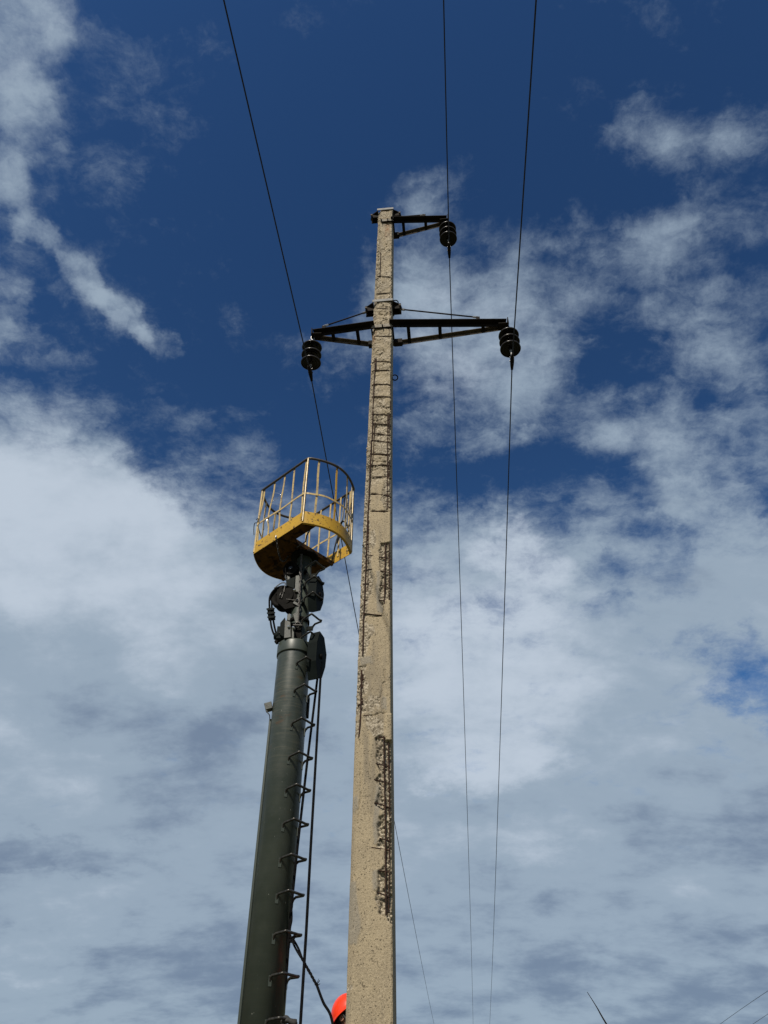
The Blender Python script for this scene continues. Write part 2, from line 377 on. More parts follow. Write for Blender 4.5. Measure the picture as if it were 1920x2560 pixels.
SPALLS = [  # outline in photo pixels, depth, stoniness
    (Z7([(405,250),(600,232),(600,880),(450,885),(440,950),(385,905),(398,700),(415,640),(385,400)]), .040, 1.0),
    (Z8([(370,150),(440,140),(470,195),(620,198),(620,1900),(505,1890),(470,1830),(400,1800),(355,1640),(385,1560),(385,1400),(440,1330),(450,1200),(360,1180),(385,1120),(370,950),(430,860),(350,770),(370,740),(410,600),(350,545),(415,480),(370,400)]), .046, 1.15),
    (Z7([(215,-20),(290,-20),(280,270),(310,400),(300,540),(325,640),(320,800),(270,900),(260,1040),(235,1110),(150,1110),(150,500)]), .014, .8),
    (Z7([(170,1120),(255,1120),(290,1280),(270,1400),(225,1520),(120,1530),(120,1200)]), .012, .7),
    (Z7([(120,1600),(260,1610),(230,1720),(270,1800),(260,1900),(200,1960),(280,2000),(240,2130),(160,2160),(90,2160)]), .014, .8),
    (Z7([(340,1950),(400,1950),(405,2060),(370,2110),(340,2060)]), .012, .9),
    (Z7([(495,1720),(560,1700),(560,1800),(510,1800)]), .014, .8),
    (Z8([(170,-10),(230,-10),(225,140),(160,170)]), .012, .7),
    (Z8([(325,20),(440,-10),(440,150),(340,140)]), .012, .9),
    (Z9([(300,710),(470,720),(460,830),(440,960),(450,1080),(470,1230),(290,1230),(290,1060),(300,840)]), .010, .9),
    (Z9([(385,1380),(480,1380),(540,1500),(540,1960),(440,1980),(370,1840),(400,1700),(430,1560)]), .020, 1.0),
    (Z9([(340,480),(440,480),(430,580),(350,580)]), .008, .9),
    (Z9([(160,1300),(260,1200),(270,1500),(250,1800),(245,1960),(230,2210),(140,2210)]), .014, .7),
    (Z9([(455,690),(545,690),(545,1390),(460,1380)]), .016, .8),
    (zoomed([(440,0),(520,0),(520,1950),(430,1950),(460,1700),(420,1500),(460,1200),(430,1000),(470,800),(450,520)], 900, 500, 5.925), .010, .6),
    (zoomed([(255,560),(310,560),(330,720),(290,900),(300,1080),(330,1250),(280,1420),(240,1430),(220,1000)], 900, 500, 5.925), .010, .8),
    (Z8([(470,200),(620,200),(620,1930),(530,1930),(500,1700),(505,1300),(495,900),(500,500)]), .055, 1.2),
    (Z8([(250,-30),(330,-60),(400,-20),(430,60),(360,130),(290,100)]), .008, .8),
    (Z7([(270,1950),(330,1930),(345,2050),(320,2140),(260,2120)]), .008, .8),
    (Z7([(290,120),(340,110),(360,220),(330,330),(290,300)]), .007, .8),
    (Z7([(255,1150),(330,1140),(350,1230),(300,1300),(260,1260)]), .007, .8),
    ([(866-6, 2455), (885, 2458), (880, 2475), (860, 2480)], .008, .6),
]
PATCH = [Z8([(150,690),(205,700),(205,830),(150,840)]), Z8([(110,1500),(185,1480),(215,1760),(225,1900),(190,2080),(90,2080)]),
         Z8([(350,760),(375,580),(415,600),(400,860),(370,1150),(345,1160)]), Z8([(330,1400),(390,1380),(380,1560),(340,1570)]),
         Z7([(355,560),(400,560),(395,880),(440,960),(430,1030),(360,1000)]), Z7([(165,1530),(300,1490),(320,1580),(200,1620)]), Z7([(420,1950),(480,1950),(470,2090),(420,2080)])]
CRACKS = [Z8([(222,400),(232,560),(228,720),(210,830),(204,950)]), Z8([(165,1430),(185,1570),(172,1640),(183,1710),(172,1800),(150,1930)]),
          Z7([(442,1650),(446,1740),(470,1785),(432,1800),(428,1880),(404,1950)]), Z7([(432,1975),(424,2060),(432,2140)]), Z7([(280,2165),(350,2155),(400,2130),(455,2135)]),
          Z7([(445,960),(430,1050),(440,1120),(490,1185)]), Z7([(300,1280),(265,1320),(280,1390)]), Z7([(225,1050),(320,1075),(420,1055)]), Z8([(200,160),(215,220),(195,330)])]
STIRRUP_PX = [Z9([(258,y),(515,y+dy)]) for y, dy in ((15,2),(130,3),(315,4),(476,6),(712,6),(832,16),(962,30),(1056,28),(1236,6),(1385,-8),(1538,-6),(1760,25),(1990,-4))]
STIRRUP_PX += [zoomed([(a, y),(b, y2)], 900, 500, 5.925) for a, b, y, y2 in ((250,470,1120,1140),(250,470,1385,1370),(245,460,1600,1610),(215,465,2010,2020))]
STIRRUP_PX += [Z7([(230,268),(300,262)]), Z7([(228,395),(325,390)]), Z7([(220,548),(310,545)]), Z7([(210,705),(275,702)]), Z7([(215,890),(260,885)]), Z7([(150,2035),(215,2032)]), Z7([(165,2160),(275,2165)]), Z7([(180,1760),(225,1762)])]
STIRRUP_PX += [Z7([(385,408),(520,414)]), Z7([(400,560),(525,578)]), Z7([(380,716),(530,742)]), Z7([(385,886),(450,890)])]
STIRRUP_PX += [Z8([(365,402),(495,426)]), Z8([(350,548),(495,580)]), Z8([(355,762),(495,802)]), Z8([(400,1090),(495,1108)]), Z8([(325,1175),(495,1196)]), Z8([(395,1388),(508,1398)]), Z8([(380,1588),(490,1628)]), Z8([(390,158),(470,162)])]
GROOVE = STIRRUP_PX[:17]

def loft():
    zs = np.concatenate([np.linspace(0, 2.1, 22), np.arange(2.11, Z_TOP-.004, .0075), [Z_TOP]])
    cl, cr = .046, .006
    cols = []   # (kind, t)
    cols += [('cl', t) for t in np.linspace(0, 1, 8, endpoint=False)]
    cols += [('f', t) for t in np.linspace(0, 1, 36, endpoint=False)]
    cols += [('cr', t) for t in np.linspace(0, 1, 5, endpoint=False)]
    cols += [('r', t) for t in np.linspace(0, 1, 26, endpoint=False)]
    cols += [('b', t) for t in np.linspace(0, 1, 4, endpoint=False)]
    cols += [('l', t) for t in np.linspace(0, 1, 20, endpoint=False)]
    nc = len(cols); nz = len(zs)
    LX = np.zeros((nz, nc)); LY = np.zeros((nz, nc)); NX = np.zeros((nz, nc)); NY = np.zeros((nz, nc))
    W = hw(zs); Dp = hd(zs); q = math.sqrt(.5)
    for j, (kd, t) in enumerate(cols):
        if kd == 'cl': LX[:, j] = -W+cl*t; LY[:, j] = -Dp+cl*(1-t); n = (-q, -q)
        elif kd == 'f': LX[:, j] = -W+cl+(2*W-cl-cr)*t; LY[:, j] = -Dp; n = (0, -1)
        elif kd == 'cr': LX[:, j] = W-cr+cr*t; LY[:, j] = -Dp+cr*t; n = (q, -q)
        elif kd == 'r': LX[:, j] = W; LY[:, j] = -Dp+cr+(2*Dp-cr)*t; n = (1, 0)
        elif kd == 'b': LX[:, j] = W-2*W*t; LY[:, j] = Dp; n = (0, 1)
        else: LX[:, j] = -W; LY[:, j] = Dp-(2*Dp-cl)*t; n = (-1, 0)
        NX[:, j], NY[:, j] = n
    ZZ = np.repeat(zs[:, None], nc, 1)
    # unrolled coordinate s for noise, and an apparent lateral coordinate for outlines taken on the front
    S_ = np.zeros((nz, nc)); S_[:, 1:] = np.cumsum(np.hypot(np.diff(LX, axis=1), np.diff(LY, axis=1)), axis=1)
    kinds = np.array([c[0] for c in cols]); isf = np.isin(kinds, ['cl', 'f', 'cr'])
    near = np.zeros((nz, nc)); near[:, isf] = 1
    side = np.where(kinds == 'r')[0]; near[:, side] = np.clip(1-(LY[:, side]+Dp[:, None])/.09, 0, 1)
    sl = np.where(kinds == 'l')[0]; near[:, sl] = np.clip(1-(LY[:, sl]+Dp[:, None]-cl)/.03, 0, 1)
    jx = fbm(S_, ZZ, 20, 11, 4, .65)*.034; jz = fbm(S_, ZZ, 16, 31, 4, .65)*.050
    ax_ = LX + jx; az_ = ZZ + jz
    dep = .0022*fbm(S_, ZZ, 60, 3) + .004*fbm(S_, ZZ, 4, 5)
    spall = np.zeros_like(dep); patch = np.zeros_like(dep)
    wd, wh = worley(S_, ZZ, 1/.021, 21); stones = (1-np.clip(wd/.62, 0, 1)**2)*(.35+.65*wh)
    wd2, wh2 = worley(S_, ZZ, 1/.011, 22); stones2 = (1-np.clip(wd2/.6, 0, 1)**2)*wh2
    for pts, dd, st in SPALLS:
        f = sdf(ax_, az_, fpoly(pts)); m = np.clip((f+.002)/.009, 0, 1)*near*np.where(kinds == 'r', .22, 1.0)[None, :]; m = m*m*(3-2*m)
        dep = np.maximum(dep, m*(dd*(.75+.9*fbm(S_, ZZ, 14, 41)) - st*(.020*stones+.009*stones2)))
        spall = np.maximum(spall, m)
    # upper shaft: the skin has gone almost everywhere
    up_ = np.clip((ZZ-7.35+.35*fbm(S_, ZZ, 6, 51)*2)/.25, 0, 1)*near
    rgh = np.clip(fbm(S_, ZZ, 9, 61)*3.2+.55, 0, 1)
    crev = np.clip(1-np.abs(fbm(S_, ZZ, 9, 76, 4, .6))/.045, 0, 1)*np.clip(fbm(S_, ZZ, 5, 77)*4+.5, 0, 1)
    dep = dep + up_*(.009+.034*fbm(S_, ZZ, 12, 71, 5, .68)-.006*stones*rgh-.004*stones2*rgh+.020*crev+.022*fbm(S_, ZZ, 3.5, 79, 3))
    spall = np.maximum(spall, up_*(.25+.6*rgh))
    # left arris crumbled between the middle of the pole and the top
    la = np.clip((ZZ-4.6)/.3, 0, 1)*(kinds == 'cl')[None, :]
    dep = dep + la*(.008+.030*fbm(S_, ZZ, 13, 81, 5, .65)-.008*stones); spall = np.maximum(spall, la*.6)
    ra = np.isin(kinds, ['cr'])[None, :]*np.clip(fbm(S_*0, ZZ, 5, 91)*3, 0, 1)
    dep = dep + ra*.010
    for pts in PATCH:
        f = sdf(ax_, az_, fpoly(pts)); m = np.clip((f+.004)/.012, 0, 1)*isf[None, :]; patch = np.maximum(patch, m)
        dep = dep*(1-.7*m*(1-spall)) - .002*m
    def dist_line(pts):
        d = np.full(dep.shape, 9.)
        for (a, b), (c, e) in zip(pts[:-1], pts[1:]):
            ex, ez = c-a, e-b; t = np.clip(((LX+jx*.4-a)*ex+(ZZ+jz*.4-b)*ez)/(ex*ex+ez*ez+1e-12), 0, 1)
            d = np.minimum(d, np.hypot(LX+jx*.4-a-t*ex, ZZ+jz*.4-b-t*ez))
        return d
    for c in CRACKS:
        m = np.clip(1-dist_line(fpoly(c))/.0075, 0, 1)*isf[None, :]; dep = dep+.014*m
    for g in GROOVE:
        dl = dist_line(fpoly(g)); brk = np.clip(fbm(S_, ZZ, 16, 95)*4+.75, 0, 1)
        m = np.clip(1-dl/.018, 0, 1)*isf[None, :]*brk; dep = dep+.024*m
    # thin slab of skin that stands out over the hollow on the right edge
    f = sdf(ax_, az_, fpoly(Z8([(455,-60),(580,-60),(580,196),(470,192),(445,120)]))); m = np.clip(f/.004, 0, 1)*np.clip(near*1.5, 0, 1)
    dep = dep*(1-m) - .010*m; spall = spall*(1-m)
    dep[ZZ < 2.2] *= .3
    X = LX-NX*dep; Y = LY-NY*dep
    edge = dep[:, np.where(kinds == 'cr')[0][-1]]           # the side face starts behind whatever has broken off the corner
    for k_, j in enumerate(side): Y[:, j] = np.maximum(Y[:, j], -Dp+edge+.0012*(k_+1))
    cxs = np.interp(zs, _cz, _cxv)
    wx = cxs[:, None]+X*EX[0]+Y*EY[0]; wy = POLE_Y+X*EX[1]+Y*EY[1]
    V = np.stack([wx, wy, ZZ], -1).reshape(-1, 3)
    i = np.arange(nz-1)[:, None]*nc; j = np.arange(nc)[None, :]; jn = (j+1) % nc
    Fq = np.stack([i+j, i+jn, i+nc+jn, i+nc+j], -1).reshape(-1, 4)
    me = bpy.data.meshes.new('shaft')
    top = len(V); V = np.vstack([V, [[cxs[-1], POLE_Y, Z_TOP+.004]]])
    faces = Fq.tolist()+[((nz-1)*nc+a, (nz-1)*nc+(a+1) % nc, top) for a in range(nc)]
    me.from_pydata(V.tolist(), [], faces); me.update()
    me.polygons.foreach_set('use_smooth', [True]*len(me.polygons))
    for nm, arr in (('spall', spall), ('patch', patch)):
        at = me.attributes.new(nm, 'FLOAT', 'POINT'); at.data.foreach_set('value', np.append(arr.reshape(-1), 0).astype(np.float32))
    return me, (zs, cols, dep)
def concrete_mat():
    m = bpy.data.materials.new('weathered concrete'); m.use_nodes = True; t = NT(m.node_tree); bs = m.node_tree.nodes['Principled BSDF']
    p = t.n('ShaderNodeTexCoord').outputs['Object']
    sp = t.n('ShaderNodeAttribute', attribute_name='spall').outputs['Fac']; pa = t.n('ShaderNodeAttribute', attribute_name='patch').outputs['Fac']
    c = t.mix(t.mr(t.noise(p, 5, 8, .62), .32, .68), (.325,.262,.170), (.262,.212,.142))
    c = t.mix(t.mr(t.noise(p, 92, 4, .8), .47, .63), c, (.385,.315,.212))
    stain = t.noise(t.vm('MULTIPLY', p, (6, 6, .8)), 1.3, 7, .6)
    c = t.mix(t.math('MULTIPLY', t.mr(stain, .47, .68), .75), c, (.185,.155,.115))
    pits = t.math('MAXIMUM', t.mr(t.noise(p, 74, 3, .65), .60, .655), t.math('MULTIPLY', t.mr(t.noise(t.vm('ADD', p, (3, 1, 7)), 30, 4, .6), .67, .70), .9))
    c = t.mix(t.math('MULTIPLY', pits, .85), c, (.085,.066,.042))
    agc = t.n('ShaderNodeTexVoronoi'); t.put(agc.inputs['Vector'], p); agc.inputs['Scale'].default_value = 62
    sepc = t.n('ShaderNodeSeparateColor'); m.node_tree.links.new(agc.outputs['Color'], sepc.inputs[0])
    sc = t.mix(t.mr(sepc.outputs[0], .1, .9), (.11,.09,.065), (.46,.40,.31))
    sc = t.mix(t.mr(t.noise(p, 40, 5, .7), .5, .7), sc, (.25,.205,.145))
    c = t.mix(t.math('MULTIPLY', sp, .75), c, sc)
    c = t.mix(t.math('MULTIPLY', pa, .75), c, (.235,.21,.17))
    # rust run below the top arm
    sx = t.n('ShaderNodeSeparateXYZ'); m.node_tree.links.new(p, sx.inputs[0])
    rz = t.math('MULTIPLY', t.mr(sx.outputs[2], 12.75, 13.0), t.mr(sx.outputs[2], 13.32, 13.26))
    rx = t.mr(t.math('ABSOLUTE', t.math('SUBTRACT', sx.outputs[0], .055)), .07, .0)
    # second run under the left arm
    rz2 = t.math('MULTIPLY', t.mr(sx.outputs[2], 10.05, 10.25), t.mr(sx.outputs[2], 10.42, 10.38))
    rx2 = t.mr(t.math('ABSOLUTE', t.math('SUBTRACT', sx.outputs[0], -.13)), .05, .0)
    ru = t.math('ADD', t.math('MULTIPLY', rz, rx), t.math('MULTIPLY', rz2, rx2))
    ru = t.math('MULTIPLY', ru, t.mr(t.noise(t.vm('MULTIPLY', p, (5, 5, 1)), 8, 6, .6), .3, .7), clamp=True)
    c = t.mix(ru, c, (.19,.085,.04))
    t.put(bs.inputs['Base Color'], c); bs.inputs['Roughness'].default_value = .93; bs.inputs['Specular IOR Level'].default_value = .25
    b = t.n('ShaderNodeBump'); b.inputs['Strength'].default_value = .8; b.inputs['Distance'].default_value = .006
    h = t.math('ADD', t.noise(p, 130, 5, .65), t.math('MULTIPLY', t.noise(p, 55, 6, .65), .7))
    t.put(b.inputs['Height'], t.math('SUBTRACT', h, t.math('MULTIPLY', pits, .6))); m.node_tree.links.new(b.outputs[0], bs.inputs['Normal'])
    return m
shaft_me, _ = loft()
me_loc = np.array([v.co for v in shaft_me.vertices])
obj('shaft', shaft_me, concrete_mat(), None)
shaft = bpy.data.objects['shaft']; shaft.parent = pole; shaft.matrix_parent_inverse = Matrix.Translation(pole.location).inverted()

def on_front(lx, z, out_=0.0): return pc(z)+EX*lx-EY*(hd(z)+out_)
def fbar(name, pts, r, out_, mat=M_REBAR, n=6, wav=.0):
    q = []
    L = fpoly(pts)
    for a, b in zip(L[:-1], L[1:]):
        m = max(2, int(math.hypot(a[0]-b[0], a[1]-b[1])/.05))
        for i in range(m): q.append((a[0]+(b[0]-a[0])*i/m, a[1]+(b[1]-a[1])*i/m))
    q.append(L[-1])
    P = []
    for lx, z in q:
        e = max(0.0, abs(lx+.005)-(hw(z)-.052)) if lx < 0 else max(0.0, lx-(hw(z)-.03))
        P.append(on_front(lx+random.uniform(-wav, wav), z, out_-e*.9))
    return MB().tube(P, r, n).build(name, mat, pole)
random.seed(5)
for pts in STIRRUP_PX: fbar('stirrup', pts, .0058, -.003, wav=0)
LB = Z9([(302,-30),(300,130),(288,315),(283,480),(272,720),(268,960),(262,1060)]) 
fbar('rebar', LB, .0075, -.004)
fbar('rebar', Z9([(318,-30),(316,130)]), .006, -.004)
fbar('rebar', Z9([(298,830),(292,960),(282,1220),(262,1400)]), .006, -.004)
fbar('rebar', Z9([(255,1060),(250,1250),(240,1400),(236,1540),(226,1760),(212,1990),(205,2150)])+Z7([(262,-10),(252,270),(242,540),(228,900),(216,1100),(207,1500)]), .0085, -.002)
fbar('rebar', Z7([(272,0),(270,260),(266,480)]), .006, -.005); fbar('rebar', Z7([(266,560),(262,780)]), .006, -.005)
fbar('rebar', Z7([(194,1660),(190,1900),(184,2130)])+Z8([(225,-10),(212,155)]), .0085, -.003)
fbar('rebar', Z7([(210,1690),(208,1900)]), .006, -.006); fbar('rebar', Z7([(203,1970),(200,2100)]), .006, -.006)
fbar('rebar', Z9([(489,700),(487,1390),(482,1940)]), .0085, -.004); fbar('rebar', Z9([(470,720),(466,1500),(462,1960)]), .006, -.005)
fbar('rebar', Z9([(500,100),(508,500),(505,700)]), .006, -.003)
fbar('rebar', Z7([(459,250),(453,560),(449,930)]), .0085, -.006); fbar('rebar', Z7([(497,250),(498,880)]), .0085, -.006)
fbar('rebar', Z8([(440,150),(445,480),(456,1000),(457,1400),(461,1800)]), .0072, -.004)
fbar('rebar', Z8([(482,200),(487,560),(492,800),(492,1100),(489,1400),(484,1770)]), .0072, -.010)
fbar('rebar', Z7([(226,1034),(320,1048),(415,1056)]), .006, .003)
fbar('rebar', zoomed([(305,780),(300,1000),(296,1120)], 900, 500, 5.925), .006, -.004)
fbar('rebar', zoomed([(455,1500),(440,1800),(428,2000)], 900, 500, 5.925), .007, -.004)
# step loops welded to the pole's right side
for x, y, zz_ in ((982, 736, 0), (982, 922, 0)):
    lx, z = front(x, y); b0 = pc(z)+EX*(hw(z)-.01)+EY*.02
    th = np.linspace(-.4, math.pi*2-.9, 22) if y > 900 else None
    if th is not None: P = [b0+EX*(.045+.038*math.cos(a+math.pi))+EY*(.045*math.sin(a)) for a in th]; P = [b0-EX*.02+EY*.01]+P
    else: P = [b0-EX*.02-EY*.035, b0+EX*.05-EY*.04]+[b0+EX*(.055+.035*math.sin(a))-EY*.04*math.cos(a) for a in np.linspace(.2, math.pi-.2, 10)]+[b0+EX*.05+EY*.04, b0-EX*.02+EY*.035]
    MB().tube(P, .008, 8).build('step_loop', M_GREASE, pole)

# collars that carry the tie rods
def collar(z, lugs, hgt=.055):
    w_, d_ = hw(z)+.004, hd(z)+.006; m = MB(); c = pc(z)
    ring = [(-w_, -d_), (w_, -d_), (w_, d_), (-w_, d_)]
    m.box(c-EY*(d_+.004), (2*w_+.02, .008, hgt), (EX, EY, EZ)); m.box(c+EY*(d_+.004), (2*w_+.02, .008, hgt), (EX, EY, EZ))
    m.box(c-EX*(w_+.002), (.008, 2*d_, hgt*.9), (EX, EY, EZ)); m.box(c+EX*(w_+.002), (.008, 2*d_, hgt*.9), (EX, EY, EZ))
    st = m.build('collar_strap', M_GALV, pole, .002)
    for s in (-1, 1):
        q = MB(); e = c+EX*s*(w_+.004)
        # a pair of angled ears with a flange between, bolts through their ends
        poly = [e-EY*(d_-.01)-EZ*.02, e+EX*s*.115-EY*.045-EZ*.02, e+EX*s*.135+EY*.045-EZ*.02, e+EX*s*.02+EY*(d_-.01)-EZ*.02, e+EY*(d_-.01)-EZ*.02]
        q.prism(poly if s > 0 else poly[::-1], EZ*.012)
        q.box(e+EX*s*.055-EY*.05-EZ*.055, (.125, .010, .12), (EX, EY, EZ)); q.box(e+EX*s*.055+EY*.05-EZ*.055, (.125, .010, .12), (EX, EY, EZ))
        lug = q.build('collar_lug', M_BLACKSTEEL, pole)
        b = MB(); b.lathe([(0,-.075),(.011,-.075),(.011,.075),(0,.075)], e+EX*s*.105-EZ*.07, 8, EY, False)
        b.lathe([(0,-.085),(.018,-.085),(.018,-.066),(0,-.066)], e+EX*s*.105-EZ*.07, 6, EY, False)
        b.build('bolt', M_BROWNSTEEL, lug)
    return c
_, zc2 = front(955, 752); _, zc1 = front(963, 533)
collar(zc2, 1); collar(Z_TOP-.026, 1)

# ------------------------------------------------------------------ crossarms (horizontal V frames clamped on both sides of the pole)
def arm(name, label, s, z, tip, struts, f0y, b0y, rod_from_z, rod_at):
    """s=+1 right / -1 left of the pole; tip = (x,y); f0y/b0y depth offsets of the two beams at the pole"""
    c = pc(z); root = thing(name, label, 'crossarm', tuple(c+EX*s*hw(z)))
    T = np.array([tip[0], tip[1], z]); dirT = T-c; dirT[2] = 0
    fb = c+EX*s*(hw(z)-.03)+EY*f0y; bb = c+EX*s*(hw(z)-.03)+EY*b0y
    ft = T-EY*.035; bt = T+EY*.035
    def angle_iron(a, b, flat, leg, th, vside, name_, mat):     # L section: flat leg on top, vertical leg on side vside
        d = (b-a)/np.linalg.norm(b-a); sd_ = np.cross(EZ, d)
        if np.dot(sd_, EY) < 0: sd_ = -sd_
        m = MB(); m.box((a+b)/2+EZ*(leg/2-th/2), (np.linalg.norm(b-a), flat, th), (d, sd_, EZ))
        m.box((a+b)/2+sd_*vside*(flat/2-th/2)-EZ*(th/2+.0005), (np.linalg.norm(b-a)-.004, th, leg-th), (d, sd_, EZ))
        return m.build(name_, mat, root)
    angle_iron(fb, ft, .085, .075, .009, +1, 'front_beam', M_BLACKSTEEL)
    angle_iron(bb, bt, .050, .060, .008, +1, 'back_beam', M_BROWNSTEEL)
    for f in struts:
        a = fb+(ft-fb)*f+EY*.02-EZ*.018; b = bb+(bt-bb)*f+EY*.01-EZ*.018
        MB().beam(a, b, .048, .010).build('strut', M_BLACKSTEEL, root)
    for f in struts:
        a = fb+(ft-fb)*f+EZ*.03; MB().tube([a-EZ*.01, a+EZ*.06], .006, 6).build('bolt', M_BLACKSTEEL, root)
    # end plate
    m = MB(); d = dirT/np.linalg.norm(dirT)
    m.box(T+d*.02+EZ*.0, (.012, .16, .13), (d, np.cross(EZ, d), EZ)); m.box(T-d*.05-EZ*.028, (.13, .12, .010), (d, np.cross(EZ, d), EZ))
    m.build('end_plate', M_BLACKSTEEL, root)
    # block at the pole end of the rear beam, and clamp strap over the front of the pole
    MB().box(bb+(bt-bb)*.06-EY*.005, (.12, .075, .085), (EX, EY, EZ)).build('clamp_block', M_BLACKSTEEL, root)
    # tie rod
    p0 = pc(rod_from_z)+EX*s*(hw(rod_from_z)+.13)-EZ*.07; p1 = fb+(ft-fb)*rod_at+EZ*.085-EY*.03
    rod = MB().tube([p0, p1], .0105, 8).build('tie_rod', M_BLACKSTEEL, root)
    e = (p1-p0)/np.linalg.norm(p1-p0)
    MB().tube([p0-e*.03, p0+e*.05], .018, 6, smooth=False).build('nut', M_CAP, rod); MB().tube([p1-e*.07, p1+e*.02], .016, 6, smooth=False).build('nut', M_CAP, rod)
    MB().box(p1-EZ*.03, (.05, .03, .06), (EX, EY, EZ)).build('rod_anchor', M_BLACKSTEEL, root)
    return root, T
ZA = 10.45; ZT = 13.34
armR, TR = arm('crossarm', 'long dark steel crossarm with three struts on the pole', 1, ZA, tuple(atZ(1266, 812, ZA)[:2]), (.16, .43, .80), -.165, .185, zc2, .76)
armL, TL = arm('crossarm', 'short lower dark steel crossarm on the basket side of the pole', -1, ZA, tuple(atZ(784, 838, ZA)[:2]), (.28, .68), -.165, .185, zc2, .82)
armT, TT = arm('crossarm', 'short dark steel crossarm at the top of the concrete pole', 1, ZT, tuple(atZ(1117, 552, ZT)[:2]), (.22, .62), -.125, .175, Z_TOP-.026, .60)
def front_strap(root, z, x0, x1, ex_=.02):
    d_ = hd(z); c = pc(z)
    MB().box(c+EX*(x0+x1)/2-EY*(d_+.004), (x1-x0, .006, .085), (EX, EY, EZ)).build('front_strap', M_STRAP, root)
    MB().box(c+EX*(x0+x1)/2-EY*(d_+.012)-EZ*.048, (x1-x0, .020, .008), (EX, EY, EZ)).build('strap_flange', M_BLACKSTEEL, root)  # black steel colour stands in for the shade under the flange
    g = MB(); a = c+EX*((x0+x1)/2+.002)-EY*(d_+.010)-EZ*.044
    g.prism([a, a-EY*.055, a+EZ*.07], EX*.012); g.build('gusset', M_BLACKSTEEL, root)
    for s in (x0, x1):
        MB().tube([c+EX*(s+(-.0 if s > 0 else .0))-EY*(d_+.04), c+EX*s+EY*(d_+.04)], .011, 8).build('through_bolt', M_BLACKSTEEL, root)
front_strap(armR, ZA, -hw(ZA)-.012, hw(ZA)+.012); front_strap(armT, ZT, -.06, hw(ZT)+.012)

# ------------------------------------------------------------------ insulator strings
def insulator(label, tip, clamp):
    top = np.array(tip)-EZ*.035; bot = np.array(clamp); top = np.array([bot[0], bot[1], top[2]])+(top-np.array([bot[0], bot[1], top[2]]))*1.0
    ax = top-bot; Ltot = np.linalg.norm(ax); ax /= Ltot
    root = thing('insulator_string', label, 'insulator', tuple(top), 'insulator strings under the crossarm ends')
    def P(h): return bot+ax*h
    lk = MB()
    th = np.linspace(0, 2*math.pi, 14, endpoint=False); sx = np.array([1., 0, 0])
    lk.tube([P(Ltot-.02)+sx*.022*math.cos(a)+ax*.05*math.sin(a) for a in th], .008, 6, closed=True)
    lk.tube([P(Ltot-.095)+np.array([0, 1., 0])*.020*math.cos(a)+ax*.045*math.sin(a) for a in th], .008, 6, closed=True)
    lk.build('shackle', M_CAP, root)
    h0 = Ltot-.155; sp = .150
    for i in range(3):
        t = h0-i*sp
        prof = [(.012,-.012),(.016,-.060),(.035,-.060),(.036,-.068),(.058,-.052),(.064,-.072),(.074,-.075),(.088,-.056),(.096,-.078),(.108,-.080),(.120,-.066),(.133,-.076),(.136,-.066),(.132,-.054),(.112,-.036),(.075,-.014),(.048,-.004)]
        d = MB().lathe([(r, h) for r, h in prof], P(t), 36, ax).build('disc', M_GLASS, root)
        MB().lathe([(.129,-.079),(.137,-.0775),(.1395,-.070),(.1375,-.060),(.131,-.056)], P(t), 36, ax).build('rim', M_RIM, d)
        MB().lathe([(0,.028),(.030,.028),(.040,.018),(.046,-.006),(.044,-.012)], P(t), 18, ax).build('cap', M_CAP, d)
        MB().lathe([(0,-.118),(.014,-.116),(.017,-.104),(.011,-.098),(.011,-.012)], P(t), 12, ax).build('pin', M_CAP, d)
    hb = h0-2*sp-.11
    c = MB()
    c.tube([P(hb+.01), P(.035)], .010, 8)
    c.box(P(hb*.55), (.014, .055, hb*.75), (EX, EY, EZ))
    c.build('clevis', M_CAP, root)
    s = MB()
    for sg in (1, -1):
        pass
    pts = [(-.13, -.012), (-.06, .0), (0, .004), (.06, .0), (.13, -.012)]
    s.tube([bot+EY*a+EZ*b for a, b in pts], [.016, .024, .028, .024, .016], 10)
    s.box(bot+EZ*.03, (.045, .09, .035), (EX, EY, EZ))
    cl = s.build('suspension_clamp', M_BLACKSTEEL, root)
    for a in (-.03, .03): MB().lathe([(0,-.03),(.009,-.03),(.009,.03),(0,.03)], bot+EY*a+EZ*.045, 6, EX, False).build('bolt', M_CAP, cl)
CL = {'L': (-.997, 6.59, 9.70), 'T': (1.022, 6.394, 12.46), 'R': (1.69, 6.33, 9.62)}
insulator('string of three glossy dark disc insulators hanging from the long crossarm with three struts', (TR[0]+.01, TR[1], ZA), CL['R'])
insulator('string of three glossy dark disc insulators hanging from the short lower crossarm', (TL[0]-.01, TL[1], ZA), CL['L'])
insulator('string of three glossy dark disc insulators hanging from the crossarm at the pole top', (TT[0], TT[1], ZT), CL['T'])

# ------------------------------------------------------------------ conductors
WF = {'L': ((4.6, .04), (6.4, -.015)), 'T': ((5.2, .11), (5.2, .13)), 'R': ((5.6, .04), (4.8, .06))}
WL = {'L': 'dark overhead wire held by the insulators of the short lower crossarm', 'T': 'dark overhead wire held by the insulators of the pole-top crossarm', 'R': 'dark overhead wire held by the insulators of the long crossarm'}
for key in 'LTR':
    c = np.array(CL[key]); pts = []
    (a1, m1), (a2, m2) = WF[key]
    for sg, az, m, span in ((-1, a2, m2, 130), (1, a1, m1, 130)):
        seg = []
        for t in np.concatenate([np.linspace(0, 10, 15), np.linspace(12, span, 40)]):
            seg.append(c+np.array([math.sin(R(az))*t*sg, math.cos(R(az))*t*sg, -m*t*(1-t/span)]))
        pts += seg[::-1] if sg < 0 else seg[1:]
    tag(MB().tube(pts, .0078, 6).build('power_line', M_WIRE), WL[key], 'wire', 'wires carried by the concrete pole')
